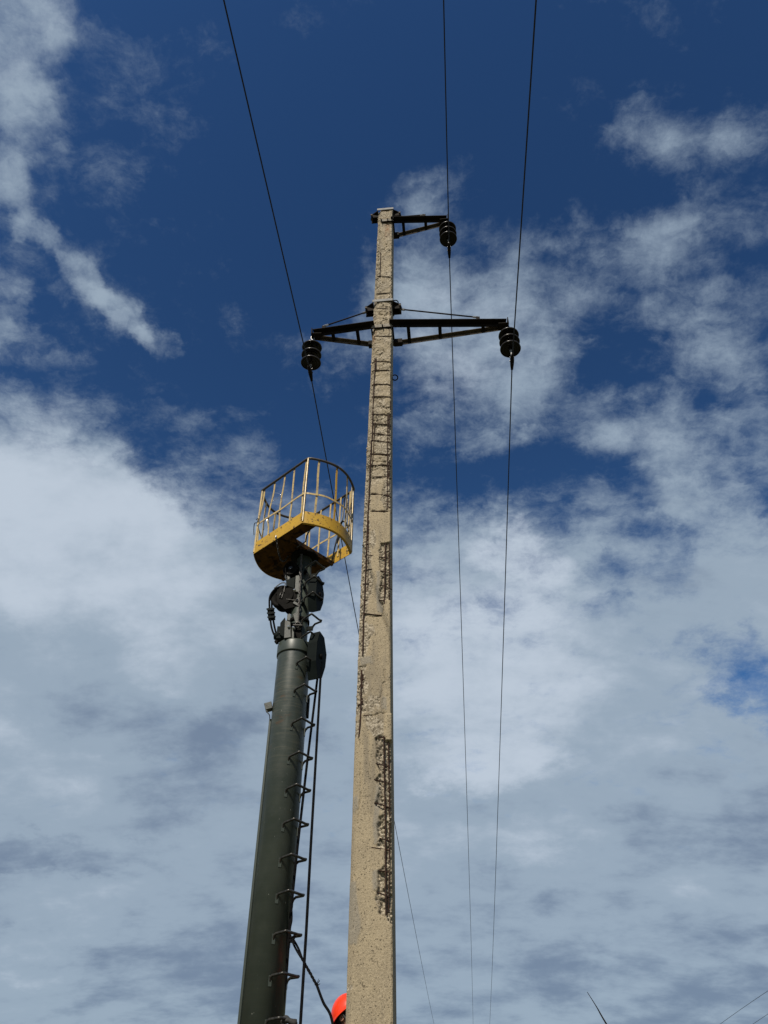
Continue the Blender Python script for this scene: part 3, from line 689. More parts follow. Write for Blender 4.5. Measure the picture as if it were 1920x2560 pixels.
# two wires of another line far off
for (xa, ya), (xb, yb), nm in (((1800, 2560), (1920, 2475), 'upper'), ((1882, 2560), (1920, 2535), 'lower')):
    a = atZ(xa, ya, 9.0); b = atZ(xb, yb, 9.0); d = (b-a)/np.linalg.norm(b-a)
    P = [a+d*t-EZ*(.0004*(t-5)**2) for t in np.linspace(-70, 60, 40)]
    tag(MB().tube(P, .011, 6).build('distant_wire', M_WIRE), '%s of two thin wires of another line low in the sky beyond the leaning rod' % nm, 'wire', 'two wires of the far line')
# thin rod rising beyond
a = atY(1516, 2560, 24.0); b = atY(1468, 2480, 24.0); d = (a-b)/abs((a-b)[2]); base = b+d*(b[2]+.15)
P = [base, base+(b-base)*.55+np.array([.02, 0, 0]), a, a+(b-a)*.5+np.array([.012, 0, 0]), b]
tag(MB().tube(curve_pts(P, 24), list(np.linspace(.035, .007, 25)), 8).build('leaning_rod', M_BLACKSTEEL), 'thin dark leaning rod poking up alone into the cloudy sky', 'rod')

# ------------------------------------------------------------------ mast lift
MX, MY = -.950, 7.10; DECK = .85
lift = thing('mast_lift', 'dark green telescopic mast lift with step rungs beside the concrete pole', 'mast lift', (MX, MY, 0))
def Mp(x, y, z): return np.array([MX+x, MY+y, z])
Z_COL0, Z_COL1 = 5.64, 5.76
MB().lathe([(.0,DECK-.02),(.172,DECK-.02),(.172,Z_COL0+.03)], (MX, MY, 0), 64).build('outer_tube', M_MAST, lift)
MB().lathe([(.170,Z_COL0),(.183,Z_COL0),(.184,Z_COL0+.01),(.184,Z_COL1),(.180,Z_COL1+.012),(.10,Z_COL1+.013),(.09,Z_COL1)], (MX, MY, 0), 64).build('tube_collar', M_GREEN, lift)
UX = .025
MB().lathe([(.10,Z_COL1-.1),(.10,6.60),(.092,6.604),(.092,6.60),(.085,6.60),(.085,6.985)], (MX+UX, MY, 0), 40).build('inner_tube', M_GREEN, lift)
MB().lathe([(.101,6.05),(.111,6.05),(.111,6.09),(.101,6.09)], (MX+UX, MY, 0), 40).build('clamp_ring', M_GREASE, lift)
MB().lathe([(.06,6.93),(.16,6.935),(.16,6.975),(.06,6.98)], (MX+UX, MY, 0), 32).build('swivel_plate', M_GREASE, lift)
# guide strip down the left of the outer tube, with its stop block
th = R(-88)
MB().box(Mp(-.176, -.02, (DECK+4.93)/2), (.022, .06, 4.93-DECK)).build('guide_strip', M_GREEN, lift, .004)
zb = atY(672, 1770, 7.05)
m = MB(); m.box((MX-.205, 7.06, 5.06), (.075, .07, .075), ((.95,.0,.3),(0,1,0),(-.3,0,.95))); blk = m.build('stop_block', M_GREEN2, lift, .004)
MB().tube(curve_pts([(MX-.225, 7.04, 5.03), (MX-.21, 7.03, 4.99), (MX-.185, 7.03, 4.96), (MX-.178, 7.04, 4.92)], 12), .005, 6).build('spring_clip', M_RUNG, blk)
MB().box((MX+.176, 7.14, 5.10), (.03, .08, .22)).build('wear_pad', M_GREASE, lift, .004)
# step rungs: bent bars with plate feet
RZ = [1.2, 1.51, 1.82, 2.12, 2.42, 2.712, 3.005, 3.305, 3.590, 3.885, 4.190, 4.495, 4.830, 5.185, 5.49]
def rung(z, cx_=MX, r0=.172, so=0.0):
    fl = np.array([.053, -.163])*r0/.172; fr = np.array([.170, -.03])*r0/.172
    o_ = np.array([.105, -.112]); c1 = fl+o_*1.05; c2 = fr+o_*.88
    def V(p, h=0): return np.array([cx_+p[0], MY+p[1], z+h])
    def rd(p, q, s, t): return [V(p+(q-p)*s), V(p+(q-p)*t)]
    m = MB()
    path = [V(fl*.97, -.045), V(fl*1.04, -.01), V(fl+o_*.2, 0), V(fl+o_*.85, 0), V(c1), V(c1+(c2-c1)*.10), V(c1+(c2-c1)*.88), V(c2+np.array([.012, -.004])), V(c2+np.array([.006, .018])), V(fr+o_*.3, 0), V(fr*1.05, -.01), V(fr*.97, -.045)]
    m.tube(path, .0112, 8)
    rg = m.build('rung', M_RUNG, lift)
    for p in (fl, fr):
        n = p/np.linalg.norm(p); t = np.array([-n[1], n[0]])
        MB().box(V(p-n*so, -.035), (.012+2*so, .026, .075 if so == 0 else .045), ((n[0], n[1], 0), (t[0], t[1], 0), (0, 0, 1))).build('foot_plate', M_GREEN if so == 0 else M_GREEN3, rg)
for z in RZ:
    if z > DECK+.1: rung(z)
for z in (5.80, 6.02, 6.30, 6.51, 6.72): rung(z, cx_=MX+UX, r0=.150, so=.028)

# heads and pulleys
def wheel(name, c, r, th_, ax, parent, mat=M_GREASE):
    o = MB().lathe([(.02,-th_/2),(r*.45,-th_/2),(r*.55,-th_*.3),(r*.8,-th_*.3),(r,-th_/2),(r,-th_*.38),(r*.86,-.004),(r*.86,.004),(r,th_*.38),(r,th_/2),(r*.8,th_*.3),(r*.55,th_*.3),(r*.45,th_/2),(.02,th_/2)], c, 32, ax).build(name, mat, parent)
    MB().lathe([(0,-th_*.75),(.022,-th_*.75),(.022,th_*.75),(0,th_*.75)], c, 12, ax, False).build('axle', M_RUNG, o); return o
WC = np.array([MX-.178, 7.06, 6.375]); WAX = np.array([.25, 1, -.05]); WAX /= np.linalg.norm(WAX)
hw_ = wheel('sheave', WC, .135, .07, WAX, lift)
wheel('sheave', WC+WAX*.085, .12, .05, WAX, lift)
cheek = MB()
for s in (-.055, .045):
    o_ = WAX*s
    poly = [WC+o_+np.array(v) for v in ((-.05,0,.07),(.10,0,.10),(.24,0,.035),(.25,0,-.13),(.06,0,-.19),(-.04,0,-.09))]
    cheek.prism(poly, WAX*.010)
cheek.build('sheave_cheek', M_GREASE, lift)
MB().tube([WC+np.array([.05,-.05,-.055]), WC+np.array([.22,-.09,-.11])], .006, 6).build('cheek_edge_bar', M_RUNG, lift)
# guard loop over the wheel
MB().tube(curve_pts([WC+np.array([-.10,-.05,.09]), WC+np.array([-.03,-.055,.155]), WC+np.array([.015,-.055,.160]), WC+np.array([.02,-.055,.14]), WC+np.array([.015,-.06,.03])], 20), .006, 6).build('rope_guard', M_RUNG, lift)
MB().tube([WC+np.array(v) for v in ((-.02,-.055,.03),(-.03,-.06,-.04),(.0,-.06,-.05),(.01,-.055,.03))], .005, 6, closed=True).build('retainer', M_RUNG, lift)
# ropes over the wheel, clips, anchor
for dx, dy in ((0, -.012), (.022, .028)):
    P = [WC+np.array([.06+dx,dy,.125]), WC+np.array([-.02+dx,dy,.145]), WC+np.array([-.10+dx,dy,.10]), WC+np.array([-.142+dx,dy,.01]), WC+np.array([-.138+dx,dy,-.10]), WC+np.array([-.122+dx,dy,-.20]), WC+np.array([-.095+dx*1.5,dy,-.36]), WC+np.array([-.055+dx*1.4,dy-.02,-.48]), WC+np.array([-.02+dx,dy-.03,-.53])]
    MB().tube(curve_pts(P, 40), .0105, 8).build('wire_rope', M_ROPE, lift)
for i in range(3):
    c = WC+np.array([-.118+.010*i, -.0, -.165-.052*i])
    cl = MB().box(c, (.075, .055, .030), ((.98,0,.15),(0,1,0),(-.15,0,.98))).build('rope_clip', M_GREEN3, lift, .004)
    MB().tube([c+np.array([-.045,-.02,0]), c+np.array([.045,-.02,.006])], .008, 6).build('clip_bolt', M_GREASE, cl)
an = np.array([MX-.185, 7.03, 5.89])
m = MB(); m.lathe([(0,-.03),(.035,-.03),(.045,0),(.035,.03),(0,.03)], an+np.array([-.01,0,-.03]), 14, (1,0,0)); m.box(an+np.array([.02,-.01,.03]), (.06,.05,.09)); m.box(an+np.array([.055,.01,-.05]), (.13,.09,.05))
m.build('rope_anchor', M_GREEN3, lift, .004)
MB().tube([an+np.array([.02,-.05,-.02]), an+np.array([.11,-.07,.05])], .007, 6).build('anchor_edge', M_RUNG, lift)
MB().lathe([(0,-.02),(.018,-.02),(.018,.02),(0,.02)], an+np.array([.0,-.03,-.12]), 8, (.3,1,0), False).build('bolt', M_GREASE, lift)
# face plates of the head block
def plate(name, px, Y, off, mat):
    return MB().prism([atY(x, y, Y) for x, y in zoomed(px, 640, 1380, 6.505)][::-1], off).build(name, mat, lift, .003)
PLN = (.0, .035, .0)
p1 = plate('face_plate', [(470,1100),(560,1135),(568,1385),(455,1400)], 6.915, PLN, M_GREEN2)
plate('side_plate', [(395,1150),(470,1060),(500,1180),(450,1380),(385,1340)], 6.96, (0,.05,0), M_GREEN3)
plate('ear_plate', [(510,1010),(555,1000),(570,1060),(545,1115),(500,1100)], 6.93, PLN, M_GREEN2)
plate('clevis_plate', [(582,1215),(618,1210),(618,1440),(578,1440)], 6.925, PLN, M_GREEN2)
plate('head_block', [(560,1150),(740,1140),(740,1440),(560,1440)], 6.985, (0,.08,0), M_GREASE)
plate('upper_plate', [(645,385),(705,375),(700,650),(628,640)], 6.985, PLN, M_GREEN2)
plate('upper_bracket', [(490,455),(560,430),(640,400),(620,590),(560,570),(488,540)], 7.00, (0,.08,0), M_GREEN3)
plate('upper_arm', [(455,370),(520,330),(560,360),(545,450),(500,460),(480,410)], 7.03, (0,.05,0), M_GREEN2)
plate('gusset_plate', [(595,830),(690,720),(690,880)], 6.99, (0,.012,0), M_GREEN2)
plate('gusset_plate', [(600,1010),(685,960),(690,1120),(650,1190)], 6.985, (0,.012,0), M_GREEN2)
for px in ((530,1212),(606,1226),(625,615)):
    q = atY(640+px[0]/6.505, 1380+px[1]/6.505, 6.905)
    MB().lathe([(0,-.012),(.010,-.010),(.014,0),(.014,.02)], q, 12, (.1,1,.0)).build('bolt_head', M_BOLT, lift)
# second, upper sheave under the basket
w2 = np.array([MX-.105, 7.04, 6.74]); wheel('sheave', w2, .085, .06, WAX, lift)
for dx in (0, .02): MB().tube(curve_pts([w2+np.array([.02+dx,-.03,.105]), w2+np.array([-.05+dx,-.03,.08]), w2+np.array([-.088+dx,-.03,0]), w2+np.array([-.07+dx,-.03,-.11])], 20), .007, 6).build('wire_rope', M_ROPE, lift)
# twisted lifting rope in front of the tube, ending in a shackle
ra = atY(754, 1385, 6.96); rb = atY(745, 1558, 6.955)
for ph in (0, math.pi):
    P = []
    for i in range(120):
        t = i/119; a = t*34+ph; sp_ = .010*(1 if .16 < t < .42 or .55 < t < .78 else .45)
        P.append(ra+(rb-ra)*t+np.array([math.cos(a)*sp_, math.sin(a)*sp_, 0]))
    MB().tube(P, .0075, 6).build('lifting_rope', M_STRAND, lift)
sh_ = MB(); sh_.tube([rb+np.array([.028*math.cos(a), 0, -.02+.035*math.sin(a)]) for a in np.linspace(0, 2*math.pi, 14, endpoint=False)], .008, 6, closed=True)
sh_.tube([rb+np.array([-.05,-.01,-.03]), rb+np.array([.05,-.01,-.035])], .010, 8); sh_.build('shackle', M_RUNG, lift)
# pulley housings on the right: hexagonal boxes
def housing(c, hh, wd, thk, az, name='pulley_housing'):
    n = np.array([math.sin(az), -math.cos(az), 0]); t = np.array([math.cos(az), math.sin(az), 0])
    o = [(-.30,1),(.25,.92),(.62,.30),(.55,-.25),(.25,-.80),(-.25,-1),(-.55,-.35),(-.55,.45)]
    poly = [c+t*a*wd+EZ*b*hh for a, b in o]
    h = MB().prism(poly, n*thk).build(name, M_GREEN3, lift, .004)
    cc = c+n*(thk+.001)
    MB().lathe([(0,0),(.03,0),(.028,.012),(0,.014)], cc, 16, n).build('axle_cap', M_GREASE, h)
    return h
housing(np.array([MX+.150, 7.00, 6.345]), .225, .17, .10, R(68))
housing(np.array([MX+.200, 6.99, 5.565]), .275, .19, .11, R(66))
for z, xx in ((6.40, .15), (6.27, .15), (5.66, .20), (5.52, .20)):
    MB().beam((MX+.08, MY, z), (MX+xx+.05, 7.07, z), .06, .03).build('housing_arm', M_GREASE, lift)
plate('hinge_block', [(890,1380),(1000,1410),(960,1520),(880,1560)], 7.02, (0,.06,0), M_GREASE)
# the two hauling ropes that drop from the lower housing
r1 = [atY(796, 1660, 6.98), atY(793, 1700, 6.99), atY(768, 1905, 6.99), atY(744, 2115, 6.98), atY(730, 2250, 7.0), atY(716, 2420, 7.05)]; r1.append(np.array([r1[-1][0]-.06, 7.1, DECK]))
r2 = [atY(803, 1655, 6.97), atY(801, 1700, 6.97), atY(777, 2115, 6.93), atY(765.5, 2330, 6.91), atY(751, 2560, 6.9)]; d = r2[-1]-r2[-2]; r2.append(r2[-1]+d*((DECK-r2[-1][2])/d[2]))
for P in (r1, r2): MB().tube(P, .012, 8).build('hauling_rope', M_ROPE, lift)
# carrier the mast stands on (below the picture)
dk = MB(); dk.box((MX+.35, 7.35, DECK-.03), (2.3, 1.5, .06)); dk.build('base_deck', M_DECK, lift, .005)
for sx in (-.75, 1.45):
    for sy in (6.7, 8.0):
        f = MB(); f.box((MX+sx, sy, (DECK-.06)/2+.01), (.12, .12, DECK-.08)); lg = f.build('outrigger', M_GREEN, lift, .006)
        MB().lathe([(0,0),(.17,0),(.16,.03),(.05,.05),(0,.05)], (MX+sx, sy, .0), 20).build('foot_pad', M_GREEN3, lg)
MB().lathe([(.172,DECK),(.30,DECK),(.30,DECK+.04),(.19,DECK+.05),(.178,DECK+.22)], (MX, MY, 0), 40).build('mast_flange', M_GREEN, lift)

# ------------------------------------------------------------------ basket
A2 = np.array([-.905, 6.50]); E1 = np.array([-.733, .680]); E2 = np.array([.680, .733]); L1, L2 = .850, .775
ZB, ZF, ZTOP = 7.0, 7.165, 8.0
basket = thing('work_basket', 'chipped yellow work basket with railings on top of the green mast', 'basket', (float((A2+E1*L1/2+E2*L2/2)[0]), float((A2+E1*L1/2+E2*L2/2)[1]), ZB))
def Bp(a, b, z): q = A2+E1*a+E2*b; return np.array([q[0], q[1], z])
def arc_ac(t, k=.150): return (-k*4*t*(1-t)**1.0 if False else -k*math.sin(math.pi*t)**.9, L2*t)
def arc_bd(t, k=.200): return (L1+k*math.sin(math.pi*t)**.9, L2*t)
TS = np.linspace(0, 1, 25)
def ribbon(pts, z0, z1, th_, inward, name, mat):
    m = MB(); n = len(pts); vs = []; c = np.array([L1/2, L2/2])
    for i, (a, b) in enumerate(pts):
        pa = np.array(pts[max(i-1, 0)]); pb = np.array(pts[min(i+1, n-1)]); t = (pb-pa)/np.linalg.norm(pb-pa); nn = np.array([-t[1], t[0]])
        if np.dot(nn, c-np.array([a, b])) < 0: nn = -nn
        ia, ib = a+nn[0]*th_, b+nn[1]*th_
        vs += [Bp(a, b, z0), Bp(a, b, z1), Bp(ia, ib, z1), Bp(ia, ib, z0)]
    fs = []
    for i in range(n-1):
        o = i*4; q = o+4
        for k_ in range(4): fs.append((o+k_, o+(k_+1) % 4, q+(k_+1) % 4, q+k_))
    fs += [(0,1,2,3)[::-1], tuple((n-1)*4+i for i in range(4))]
    m.add(vs, fs); return m.build(name, mat, basket)
ribbon([(.004,0),(L1-.004,0)], ZB, ZF, .006, 1, 'kickboard', M_YELLOW)
ribbon([arc_ac(t) for t in TS], ZB, ZF, .006, 1, 'kickboard', M_YELLOW)
ribbon([(.004,L2),(L1-.004,L2)], ZB, ZF, .006, 1, 'kickboard', M_YELLOW)
ribbon([arc_bd(t) for t in TS], ZB, ZF, .006, 1, 'kickboard', M_YELLOW)
# turned-in bottom lip of the open end
ribbon([(arc_ac(t)[0]+.001, arc_ac(t)[1]) for t in TS], ZB-.003, ZB+.003, .028, 1, 'bottom_lip', M_YELLOW)
# floor with the climbing-through opening at the rounded right end
OP = .285; S0 = .155
fl = MB(); poly = [(OP, .008), (L1-.004, .008)]+[(arc_bd(t)[0]-.007, arc_bd(t)[1]) for t in np.linspace(.02, .98, 22)]+[(L1-.004, L2-.008), (OP, L2-.008)]
fl.prism([Bp(a, b, ZB+.006) for a, b in poly], EZ*.008); fl.build('floor_plate', M_YSHADE, basket)
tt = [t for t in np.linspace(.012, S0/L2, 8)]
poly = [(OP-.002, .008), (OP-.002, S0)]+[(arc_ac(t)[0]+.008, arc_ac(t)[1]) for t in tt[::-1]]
MB().prism([Bp(a, b, ZB+.006) for a, b in poly], EZ*.008).build('floor_strip', M_YSHADE, basket)
MB().beam(Bp(OP+.015, S0-.06, ZB-.018), Bp(OP+.015, L2-.02, ZB-.018), .03, .045).build('floor_beam', M_YSHADE, basket)
for b in (.30, .56): MB().beam(Bp(OP+.035, b, ZB-.016), Bp(L1+.12, b, ZB-.016), .03, .040).build('floor_beam', M_YSHADE, basket)
# rails
def railpts(z):
    P = [Bp(a, 0, z) for a in np.linspace(L1, .03, 14)]+[Bp(.006, .004, z)]+[Bp(*arc_ac(t), z) for t in TS[1:-1]]
    P += [Bp(0, L2, z)]+[Bp(a, L2, z) for a in np.linspace(.03, L1, 14)]+[Bp(*arc_bd(t), z) for t in TS[::-1][1:-1]]
    return P
MB().tube(railpts(ZTOP), .0155, 8, closed=True).build('top_rail', M_RAIL, basket)
def flatring(pts, z, hgt, th_, name, mat):
    m = MB(); n = len(pts); vs = []
    for i in range(n):
        p = np.array(pts[i]); t = np.array(pts[(i+1) % n])-np.array(pts[i-1]); t[2] = 0; t /= np.linalg.norm(t); nn = np.array([-t[1], t[0], 0])
        dzr = .006*math.sin(i*.7)
        vs += [p-EZ*(hgt/2-dzr)+nn*th_/2, p+EZ*(hgt/2+dzr)+nn*th_/2, p+EZ*(hgt/2+dzr)-nn*th_/2, p-EZ*(hgt/2-dzr)-nn*th_/2]
    fs = [(i*4+k_, i*4+(k_+1) % 4, ((i+1) % n)*4+(k_+1) % 4, ((i+1) % n)*4+k_) for i in range(n) for k_ in range(4)]
    m.add(vs, fs); return m.build(name, mat, basket)
flatring(railpts(7.445), 7.445, .024, .006, 'mid_rail', M_YPALE)
random.seed(3)
def bar(a, b, na, nb, bend=0, wd=.024, mat=M_YPALE, lean=0.0):     # flat upright with knocks and bends; (na,nb) outward
    P = []; n = 9; q = random.random()*6
    for i in range(n):
        t = i/(n-1); off = bend*math.sin(math.pi*min(1, t*1.25))*(1 if t > .35 else .5)+.004*math.sin(q+t*9)
        P.append(Bp(a-na*(.012+0*t)+off*(-nb)+lean*t*(-nb), b-nb*.012+off*na+lean*t*na, ZF-.10+(ZTOP-ZF+.095)*t))
    m = MB(); d = (E1*(-nb)+E2*na); d3 = np.array([d[0], d[1], 0]); n2 = E1*na+E2*nb; n3 = np.array([n2[0], n2[1], 0])
    vs = []
    for p in P:
        for s, u in ((-1,-1),(1,-1),(1,1),(-1,1)): vs.append(p+d3*s*wd/2+n3*u*.003)
    fs = [(i*4+k_, i*4+(k_+1) % 4, i*4+4+(k_+1) % 4, i*4+4+k_) for i in range(n-1) for k_ in range(4)]+[(3,2,1,0), tuple((n-1)*4+i for i in range(4))]
    m.add(vs, fs); return m.build('baluster', mat, basket)
for a, bd in ((.045,.014),(.26,-.016),(.435,.022),(.62,.045),(.815,.035)): bar(a, 0, 0, -1, bd)
for t, mt in ((.15, M_YPALE),(.45, M_YELLOW),(.72, M_YPALE),(.93, M_YPALE)):
    a, b = arc_ac(t); v = np.array([-1.0, (t-.5)*1.1]); v /= np.linalg.norm(v); bar(a, b, v[0], v[1], .002, mat=mt)
for a in (.05, .22, .40, .58, .78): bar(a, L2, 0, 1, random.uniform(-.01, .01))
for t in (.22, .5, .78):
    a, b = arc_bd(t); v = np.array([1.0, (t-.5)*1.1]); v /= np.linalg.norm(v); bar(a, b, v[0], v[1], .004)
for a, b, mt in ((.004, .004, M_BRIGHT), (L1-.004, .004, M_YPALE), (.004, L2-.004, M_BRIGHT), (L1-.004, L2-.004, M_YPALE)):
    MB().tube([Bp(a, b, ZB+.02), Bp(a, b, ZTOP)], .013, 10).build('corner_post', mt, basket)
# things hanging about the basket: chain, wire scraps, hose loop, hook
ch = MB(); c0_ = Bp(.43, -.012, ZB+.01); c1_ = Bp(.55, .28, ZB-.03); nl = 20
for i in range(nl):
    t = i/(nl-1); p = c0_+(c1_-c0_)*t-EZ*(.30*4*t*(1-t)*.6); t2 = (i+.5)/(nl-1)
    q = c0_+(c1_-c0_)*t2-EZ*(.30*4*t2*(1-t2)*.6); d = (q-p)/np.linalg.norm(q-p)
    sdv = np.cross(d, (0, 1, 0) if i % 2 else (1, .3, 0)); sdv /= np.linalg.norm(sdv)
    ch.tube([p+d*.017*math.cos(a)+sdv*.0095*math.sin(a) for a in np.linspace(0, 2*math.pi, 8, endpoint=False)], .0045, 5, closed=True)
ch.build('chain', M_RUNG, basket)
MB().tube([Bp(.43,-.014,ZB+.035), Bp(.43,-.022,ZB+.02), Bp(.43,-.020,ZB-.01), Bp(.43,-.008,ZB-.012)], .008, 6).build('chain_hook', M_CAP, basket)
wp = [Bp(.62,-.02,7.70), Bp(.55,-.05,7.74), Bp(.46,-.03,7.69), Bp(.44,-.02,7.65), Bp(.55,-.03,7.62), Bp(.63,-.01,7.66), Bp(.50,.03,7.58), Bp(.40,.0,7.56)]
MB().tube(curve_pts(wp, 40), .0022, 5).build('wire_scrap', M_BOLT, basket)
MB().tube(curve_pts([Bp(.68,-.01,7.50), Bp(.64,-.02,7.44), Bp(.63,-.03,7.36), Bp(.65,-.03,7.29), Bp(.70,-.01,7.25)], 24), .0022, 5).build('wire_scrap', M_BOLT, basket)
MB().tube(curve_pts([Bp(.86,-.02,7.52), Bp(.80,-.03,7.49), Bp(.82,-.03,7.44), Bp(.885,-.02,7.47), Bp(.91,.0,7.40), Bp(.905,.01,7.32)], 24), .005, 6).build('tie_wire', M_BLACKSTEEL, basket)
MB().tube(curve_pts([Bp(.30,L2-.03,ZB+.02), Bp(.24,L2-.04,7.25), Bp(.16,L2-.03,7.55), Bp(.15,L2-.02,7.85), Bp(.12,L2-.03,7.92), Bp(.08,L2-.02,7.85), Bp(.08,L2-.03,7.45)], 40), .009, 8).build('hose', M_RUNG, basket)
MB().tube(curve_pts([Bp(.03,L2-.06,7.40), Bp(.05,L2-.10,7.46), Bp(.10,L2-.10,7.44), Bp(.12,L2-.08,7.33), Bp(.18,L2-.08,7.20)], 24), .012, 8).build('hose', M_RUNG, basket)
MB().tube([Bp(.02,S0-.02,ZB-.01), Bp(.12,S0+.02,ZB-.02), Bp(.13,S0+.02,ZB-.10), Bp(.27,S0+.02,ZB-.11)], .008, 6).build('foot_loop', M_RUNG, basket)

# ------------------------------------------------------------------ tie rope between mast and worker
q0 = atY(730, 2345, 6.98); q1 = atY(752, 2391, 6.93); q2 = atY(792, 2463, 6.90); q3 = atY(829, 2547, 6.88); q4 = np.array([-.34, 6.80, 2.16])
rope = thing('tie_rope', 'black knotted rope tied from the mast rung down towards the worker', 'rope', tuple(q0))
for ph in (0, math.pi):
    P = []
    for i in range(60):
        t = i/59
        if t < .35: p = q0+(q1-q0)*(t/.35); sp_ = .012*math.sin(math.pi*min(1, t/.35*.9+.05))+.003; a = ph
        else: u = (t-.35)/.65; p = q1+(q2-q1)*u; sp_ = .0062; a = ph+u*26
        P.append(p+np.array([math.cos(a)*sp_, math.sin(a)*sp_*.6, -math.cos(a)*sp_*.4]))
    MB().tube(P, .0085, 6).build('strand', M_ROPE, rope)
MB().tube(curve_pts([q2, (q2+q3)/2+np.array([-.006, 0, -.004]), q3, q4], 30), .0105, 8).build('strand', M_ROPE, rope)
fr = MB()
for i in range(7): d = np.array([random.uniform(.0, .03), -.01, random.uniform(-.005, .03)]); fr.tube([q2+np.array([0,0,.004*i-.01]), q2+d+np.array([0,0,.004*i-.01])], .0018, 4)
fr.build('frayed_end', M_ROPE, rope)
kn = MB()
for i in range(3): kn.tube([q0+np.array([.016*math.cos(a)+.004*i, .016*math.sin(a)*.6, .012*math.sin(a+i)+.010*(i-1)-.008]) for a in np.linspace(0, 2*math.pi, 12, endpoint=False)], .0085, 6, closed=True)
kn.tube(curve_pts([q0+np.array([-.01,0,.0]), q0+np.array([-.022,.0,.06]), q0+np.array([-.014,.0,.13]), q0+np.array([-.02,.01,.20])], 16), .009, 8)
kn.build('knot', M_ROPE, rope)

# ------------------------------------------------------------------ worker behind the pole
HC = atY(872, 2523, 6.98)                    # middle of the helmet
feet = np.array([HC[0]+.10, 7.10, DECK])
person = thing('person', 'person in an orange helmet and dark red jacket half hidden behind the concrete pole', 'person', tuple(feet))
def skin(name, pts, edges, mats, subdiv=2, root=0, assign=None):
    me = bpy.data.meshes.new(name); me.from_pydata([tuple(float(c) for c in p[0]) for p in pts], edges, []); me.update()
    o = bpy.data.objects.new(name, me); COL.objects.link(o)
    o.modifiers.new('s', 'SKIN'); sv = me.skin_vertices[0].data
    for i, p in enumerate(pts):
        r = p[1]; sv[i].radius = r if isinstance(r, tuple) else (r, r); sv[i].use_root = (i == root)
    sb = o.modifiers.new('d', 'SUBSURF'); sb.levels = subdiv; sb.render_levels = subdiv
    dg = bpy.context.evaluated_depsgraph_get(); ev = o.evaluated_get(dg); me2 = bpy.data.meshes.new_from_object(ev)
    o.modifiers.clear(); o.data = me2; me2.materials.clear()
    for mt in mats: me2.materials.append(mt)
    for p in me2.polygons:
        p.use_smooth = True
        if assign: p.material_index = assign(p.center)
    return o
hz_ = HC[2]; bx_, by_ = HC[0], HC[1]
FDIR = np.array([.80, -.60, 0])              # where the person faces
SIDE = np.array([.60, .80, 0])               # the person's left
pel = np.array([bx_+.09, by_+.12, hz_-.74]); chest = pel+EZ*.36-FDIR*.0; neck0 = np.array([bx_-.01, by_+.03, hz_-.25]); neck1 = np.array([bx_, by_+.01, hz_-.16]); head0 = np.array([bx_, by_, hz_-.05])
shR = chest-SIDE*.19+EZ*.10; shL = chest+SIDE*.19+EZ*.10         # right arm reaches to the mast
wrist = atY(745, 2566, 6.90); hand = atY(729, 2556, 6.90); elb = (shR+wrist)/2+np.array([.02, -.05, -.16])
elbL = shL+np.array([.02, -.12, -.27]); wrL = np.array([-.30, 6.80, 2.10])
elbL = (shL+wrL)/2+np.array([.10, -.05, -.12])
hipR = pel-SIDE*.10-EZ*.04; hipL = pel+SIDE*.10-EZ*.04
fR = np.array([pel[0]-.08, pel[1]-.05, DECK+.07]); fL = np.array([pel[0]+.14, pel[1]+.06, DECK+.07])
kR = (hipR+fR)/2+FDIR*.04; kL = (hipL+fL)/2+FDIR*.04
pts = [(pel,(.15,.12)),(pel+EZ*.16,(.145,.11)),(chest,(.165,.12)),(chest+EZ*.12,(.13,.10)),(neck0,.062),(neck1,.058),
       (shR,.075),(elb,.052),(wrist,.036),(shL,.075),(elbL,.052),(wrL,.036),
       (hipR,.10),(kR,.068),(fR+EZ*.04,.048),(hipL,.10),(kL,.068),(fL+EZ*.04,.048)]
edges = [(0,1),(1,2),(2,3),(3,4),(4,5),(3,6),(6,7),(7,8),(3,9),(9,10),(10,11),(0,12),(12,13),(13,14),(0,15),(15,16),(16,17)]
def asg(c): return 1 if c.z < pel[2]+.02 else (2 if (c.z > neck0[2]+.03 and abs(c.x-bx_) < .11) else 0)
body = skin('body', pts, edges, [M_JACKET, M_TROUSER, M_SKIN], 2, 0, asg); body.parent = person; body.matrix_parent_inverse = Matrix.Translation(person.location).inverted()
# head: shaped ellipsoid, tipped back, looking up to the right
tilt = R(34)
fz = FDIR*math.cos(tilt)+EZ*math.sin(tilt); uz = EZ*math.cos(tilt)-FDIR*math.sin(tilt); lz = SIDE
def H(f, l, u): return head0+fz*f+lz*l+uz*u
hm = MB(); nu, nv = 28, 22; vs = []
for i in range(nv+1):
    ph = math.pi*i/nv
    for j in range(nu):
        a = 2*math.pi*j/nu; f = math.cos(a)*math.sin(ph); l = math.sin(a)*math.sin(ph); u = math.cos(ph)
        F_ = .100*f; L_ = .078*l; U_ = .122*u
        if u < 0: F_ = F_*(1-.10*u*u)+.012*(-u); L_ *= 1-.30*u*u
        if f > .5:
            g = math.exp(-((l/.16)**2)); F_ += .022*g*math.exp(-((u+.12)/.13)**2)*(1 if u < .1 else .6)      # nose
            F_ += .006*g*math.exp(-((u+.52)/.07)**2); F_ -= .008*math.exp(-(((abs(l)-.42)/.16)**2))*math.exp(-((u-.05)/.12)**2)  # lips, eye sockets
            F_ += .007*g*math.exp(-((u+.85)/.12)**2)+.005*math.exp(-((u-.28)/.12)**2)
        vs.append(H(F_, L_, U_))
hm.add(vs, [(i*nu+j, i*nu+(j+1) % nu, (i+1)*nu+(j+1) % nu, (i+1)*nu+j) for i in range(nv) for j in range(nu)], True)
head = hm.build('head', M_SKIN, person)
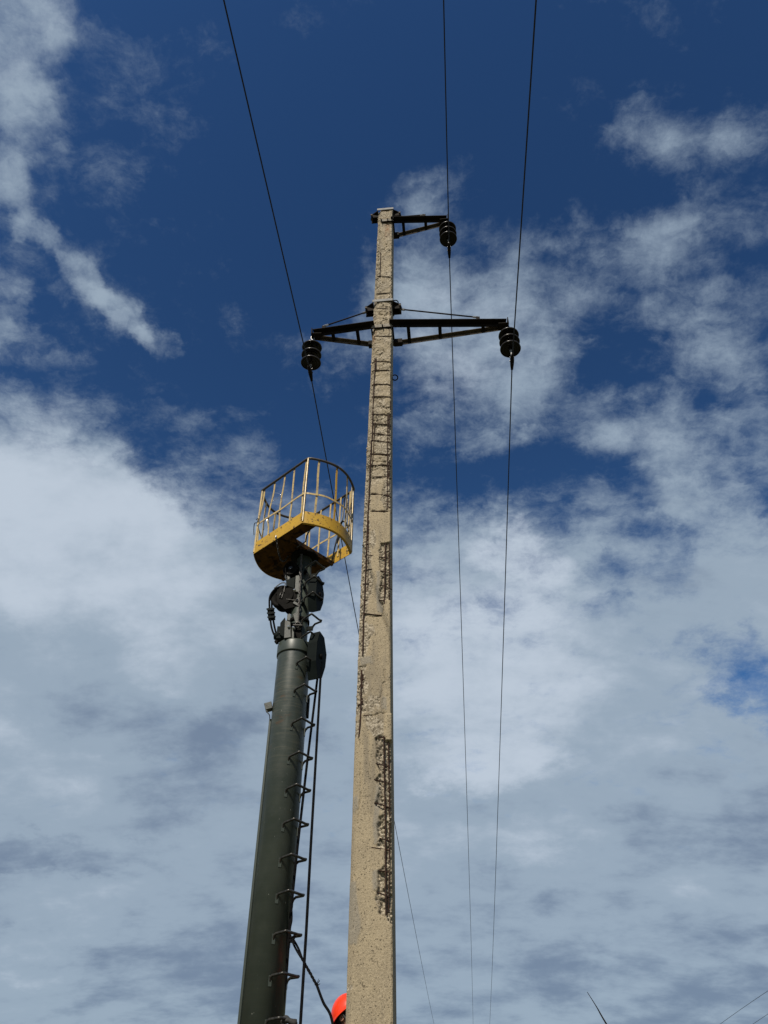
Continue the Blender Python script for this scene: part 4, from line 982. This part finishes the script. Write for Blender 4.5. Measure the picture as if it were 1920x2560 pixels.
for s in (-1, 1):
    MB().lathe([(0,-.013),(.009,-.009),(.013,0),(.009,.009),(0,.013)], H(.083, s*.033, .006), 12, fz).build('eye', M_EYE, head)
    ear = MB(); ear.lathe([(0,-.007),(.020,-.004),(.026,.002),(.018,.008),(0,.004)], H(-.008, s*.080, -.012), 14, lz*s); ear.build('ear', M_SKIN, head)
    bl = MB(); bl.beam(H(.094, s*.018, .030), H(.088, s*.052, .030), .008, .007, uz); bl.build('eyebrow', M_HAIR, head)
MB().tube([H(.098, l, -.066) for l in np.linspace(-.025, .025, 7)], [.002,.004,.005,.005,.005,.004,.002], 6).build('mouth', material('lips', (.30,.10,.08), .5), head)
# hair / liner under the helmet
hv = []; n1, n2 = 24, 8
for i in range(n2+1):
    for j in range(n1):
        a = 2*math.pi*j/n1; ph = R(20)+R(85)*i/n2; low = 1.0 if math.cos(a) < .55 else .72
        ph *= low; hv.append(H(.106*math.cos(a)*math.sin(ph)-.003, .086*math.sin(a)*math.sin(ph), .128*math.cos(ph)))
MB().add(hv, [(i*n1+j, i*n1+(j+1) % n1, (i+1)*n1+(j+1) % n1, (i+1)*n1+j) for i in range(n2) for j in range(n1)], True).build('hair', M_HAIR, person)
# helmet: dome, brim and chin strap
hv = []; n1, n2 = 40, 12
def helm(a, ph, k=1.0):
    ca, sa = math.cos(a), math.sin(a); rid = 1+.03*math.exp(-(sa/.18)**2)*math.sin(ph)
    return H(.140*k*ca*math.sin(ph)+.004, .114*k*sa*math.sin(ph), .018+.142*k*math.cos(ph)*rid)
for i in range(n2+1):
    for j in range(n1): hv.append(helm(2*math.pi*j/n1, max(.02, R(93)*i/n2)))
for kf, du in ((1.05, -.006), (1.055, -.012), (.99, -.010)):           # rim, then inside
    for j in range(n1):
        a = 2*math.pi*j/n1; ext = 1+.22*max(0, math.cos(a))**2; hv.append(H(.140*kf*math.cos(a)*(ext if kf > 1 else 1), .114*kf*math.sin(a), .010+du))
for i in range(n2+1):
    for j in range(n1): hv.append(helm(2*math.pi*j/n1, max(.02, R(90)*(1-i/n2)), .965))
rows = n2+1+3+n2+1
MB().add(hv, [(i*n1+j, i*n1+(j+1) % n1, (i+1)*n1+(j+1) % n1, (i+1)*n1+j) for i in range(rows-1) for j in range(n1)], True).build('helmet', M_HELMET, person)
MB().tube(curve_pts([H(.02,-.098,.01), H(.03,-.088,-.06), H(.05,-.05,-.115), H(.055,0,-.128), H(.05,.05,-.115), H(.03,.088,-.06), H(.02,.098,.01)], 36), .006, 6).build('chin_strap', M_HAIR, person)
# raised jacket collar / hood behind the head
cv = []; n1 = 28
for i, (rr_, zz_) in enumerate(((.150,-.33),(.125,-.26),(.118,-.19),(.125,-.12),(.118,-.115),(.108,-.19))):
    for j in range(n1):
        a = 2*math.pi*j/n1; back = -math.cos(a)
        cv.append(np.array([bx_-.005, by_+.02, hz_])+FDIR*rr_*math.cos(a)*1.05+SIDE*rr_*.95*math.sin(a)+EZ*(zz_+.035*max(0, back) if i > 1 else zz_))
MB().add(cv, [(i*n1+j, i*n1+(j+1) % n1, (i+1)*n1+(j+1) % n1, (i+1)*n1+j) for i in range(5) for j in range(n1)], True).build('collar', M_JACKET, person)
# gloved hands: palm and five fingers closed round what they hold
def gloved(wr, hn, curl, name):
    d = hn-wr; d /= np.linalg.norm(d); sdv = np.cross(d, curl); sdv /= np.linalg.norm(sdv); cu = np.array(curl)/np.linalg.norm(curl)
    pts = [(wr, .030), (wr+d*.045, (.040, .024)), (wr+d*.09, (.044, .020))]; ed = [(0,1),(1,2)]
    for i, (o_, ln) in enumerate(((-.033,.062),(-.011,.072),(.011,.068),(.033,.055))):
        b = wr+d*.098+sdv*o_; k_ = len(pts)
        pts += [(b,.0105), (b+d*ln*.45+cu*.006,.010), (b+d*ln*.50+cu*ln*.48,.0095), (b+d*ln*.10+cu*ln*.72,.008)]
        ed += [(2,k_),(k_,k_+1),(k_+1,k_+2),(k_+2,k_+3)]
    b = wr+d*.04-sdv*.042; k_ = len(pts); pts += [(b,.012),(b+d*.035-sdv*.012+cu*.022,.0115),(b+d*.055+sdv*.006+cu*.046,.009)]; ed += [(1,k_),(k_,k_+1),(k_+1,k_+2)]
    o = skin(name, pts, ed, [M_GLOVE], 1, 0); o.parent = person; o.matrix_parent_inverse = Matrix.Translation(person.location).inverted(); return o
gloved(wrist+(hand-wrist)*.1, hand, (0, .5, -.85), 'glove'); gloved(wrL, wrL+np.array([-.06, -.03, .09]), (-.5, .5, -.3), 'glove')
MB().tube([wrist+(elb-wrist)*.06, wrist+(elb-wrist)*.22], [.040,.044], 14).build('cuff', M_JACKET, person)
for f in (fR, fL):
    b = skin('boot', [(f+EZ*.10,.052),(f+EZ*.0,.055),(f-EZ*.02+FDIR*.08,.048),(f-EZ*.025+FDIR*.17,.040)], [(0,1),(1,2),(2,3)], [M_BOOT], 2); b.parent = person; b.matrix_parent_inverse = Matrix.Translation(person.location).inverted()
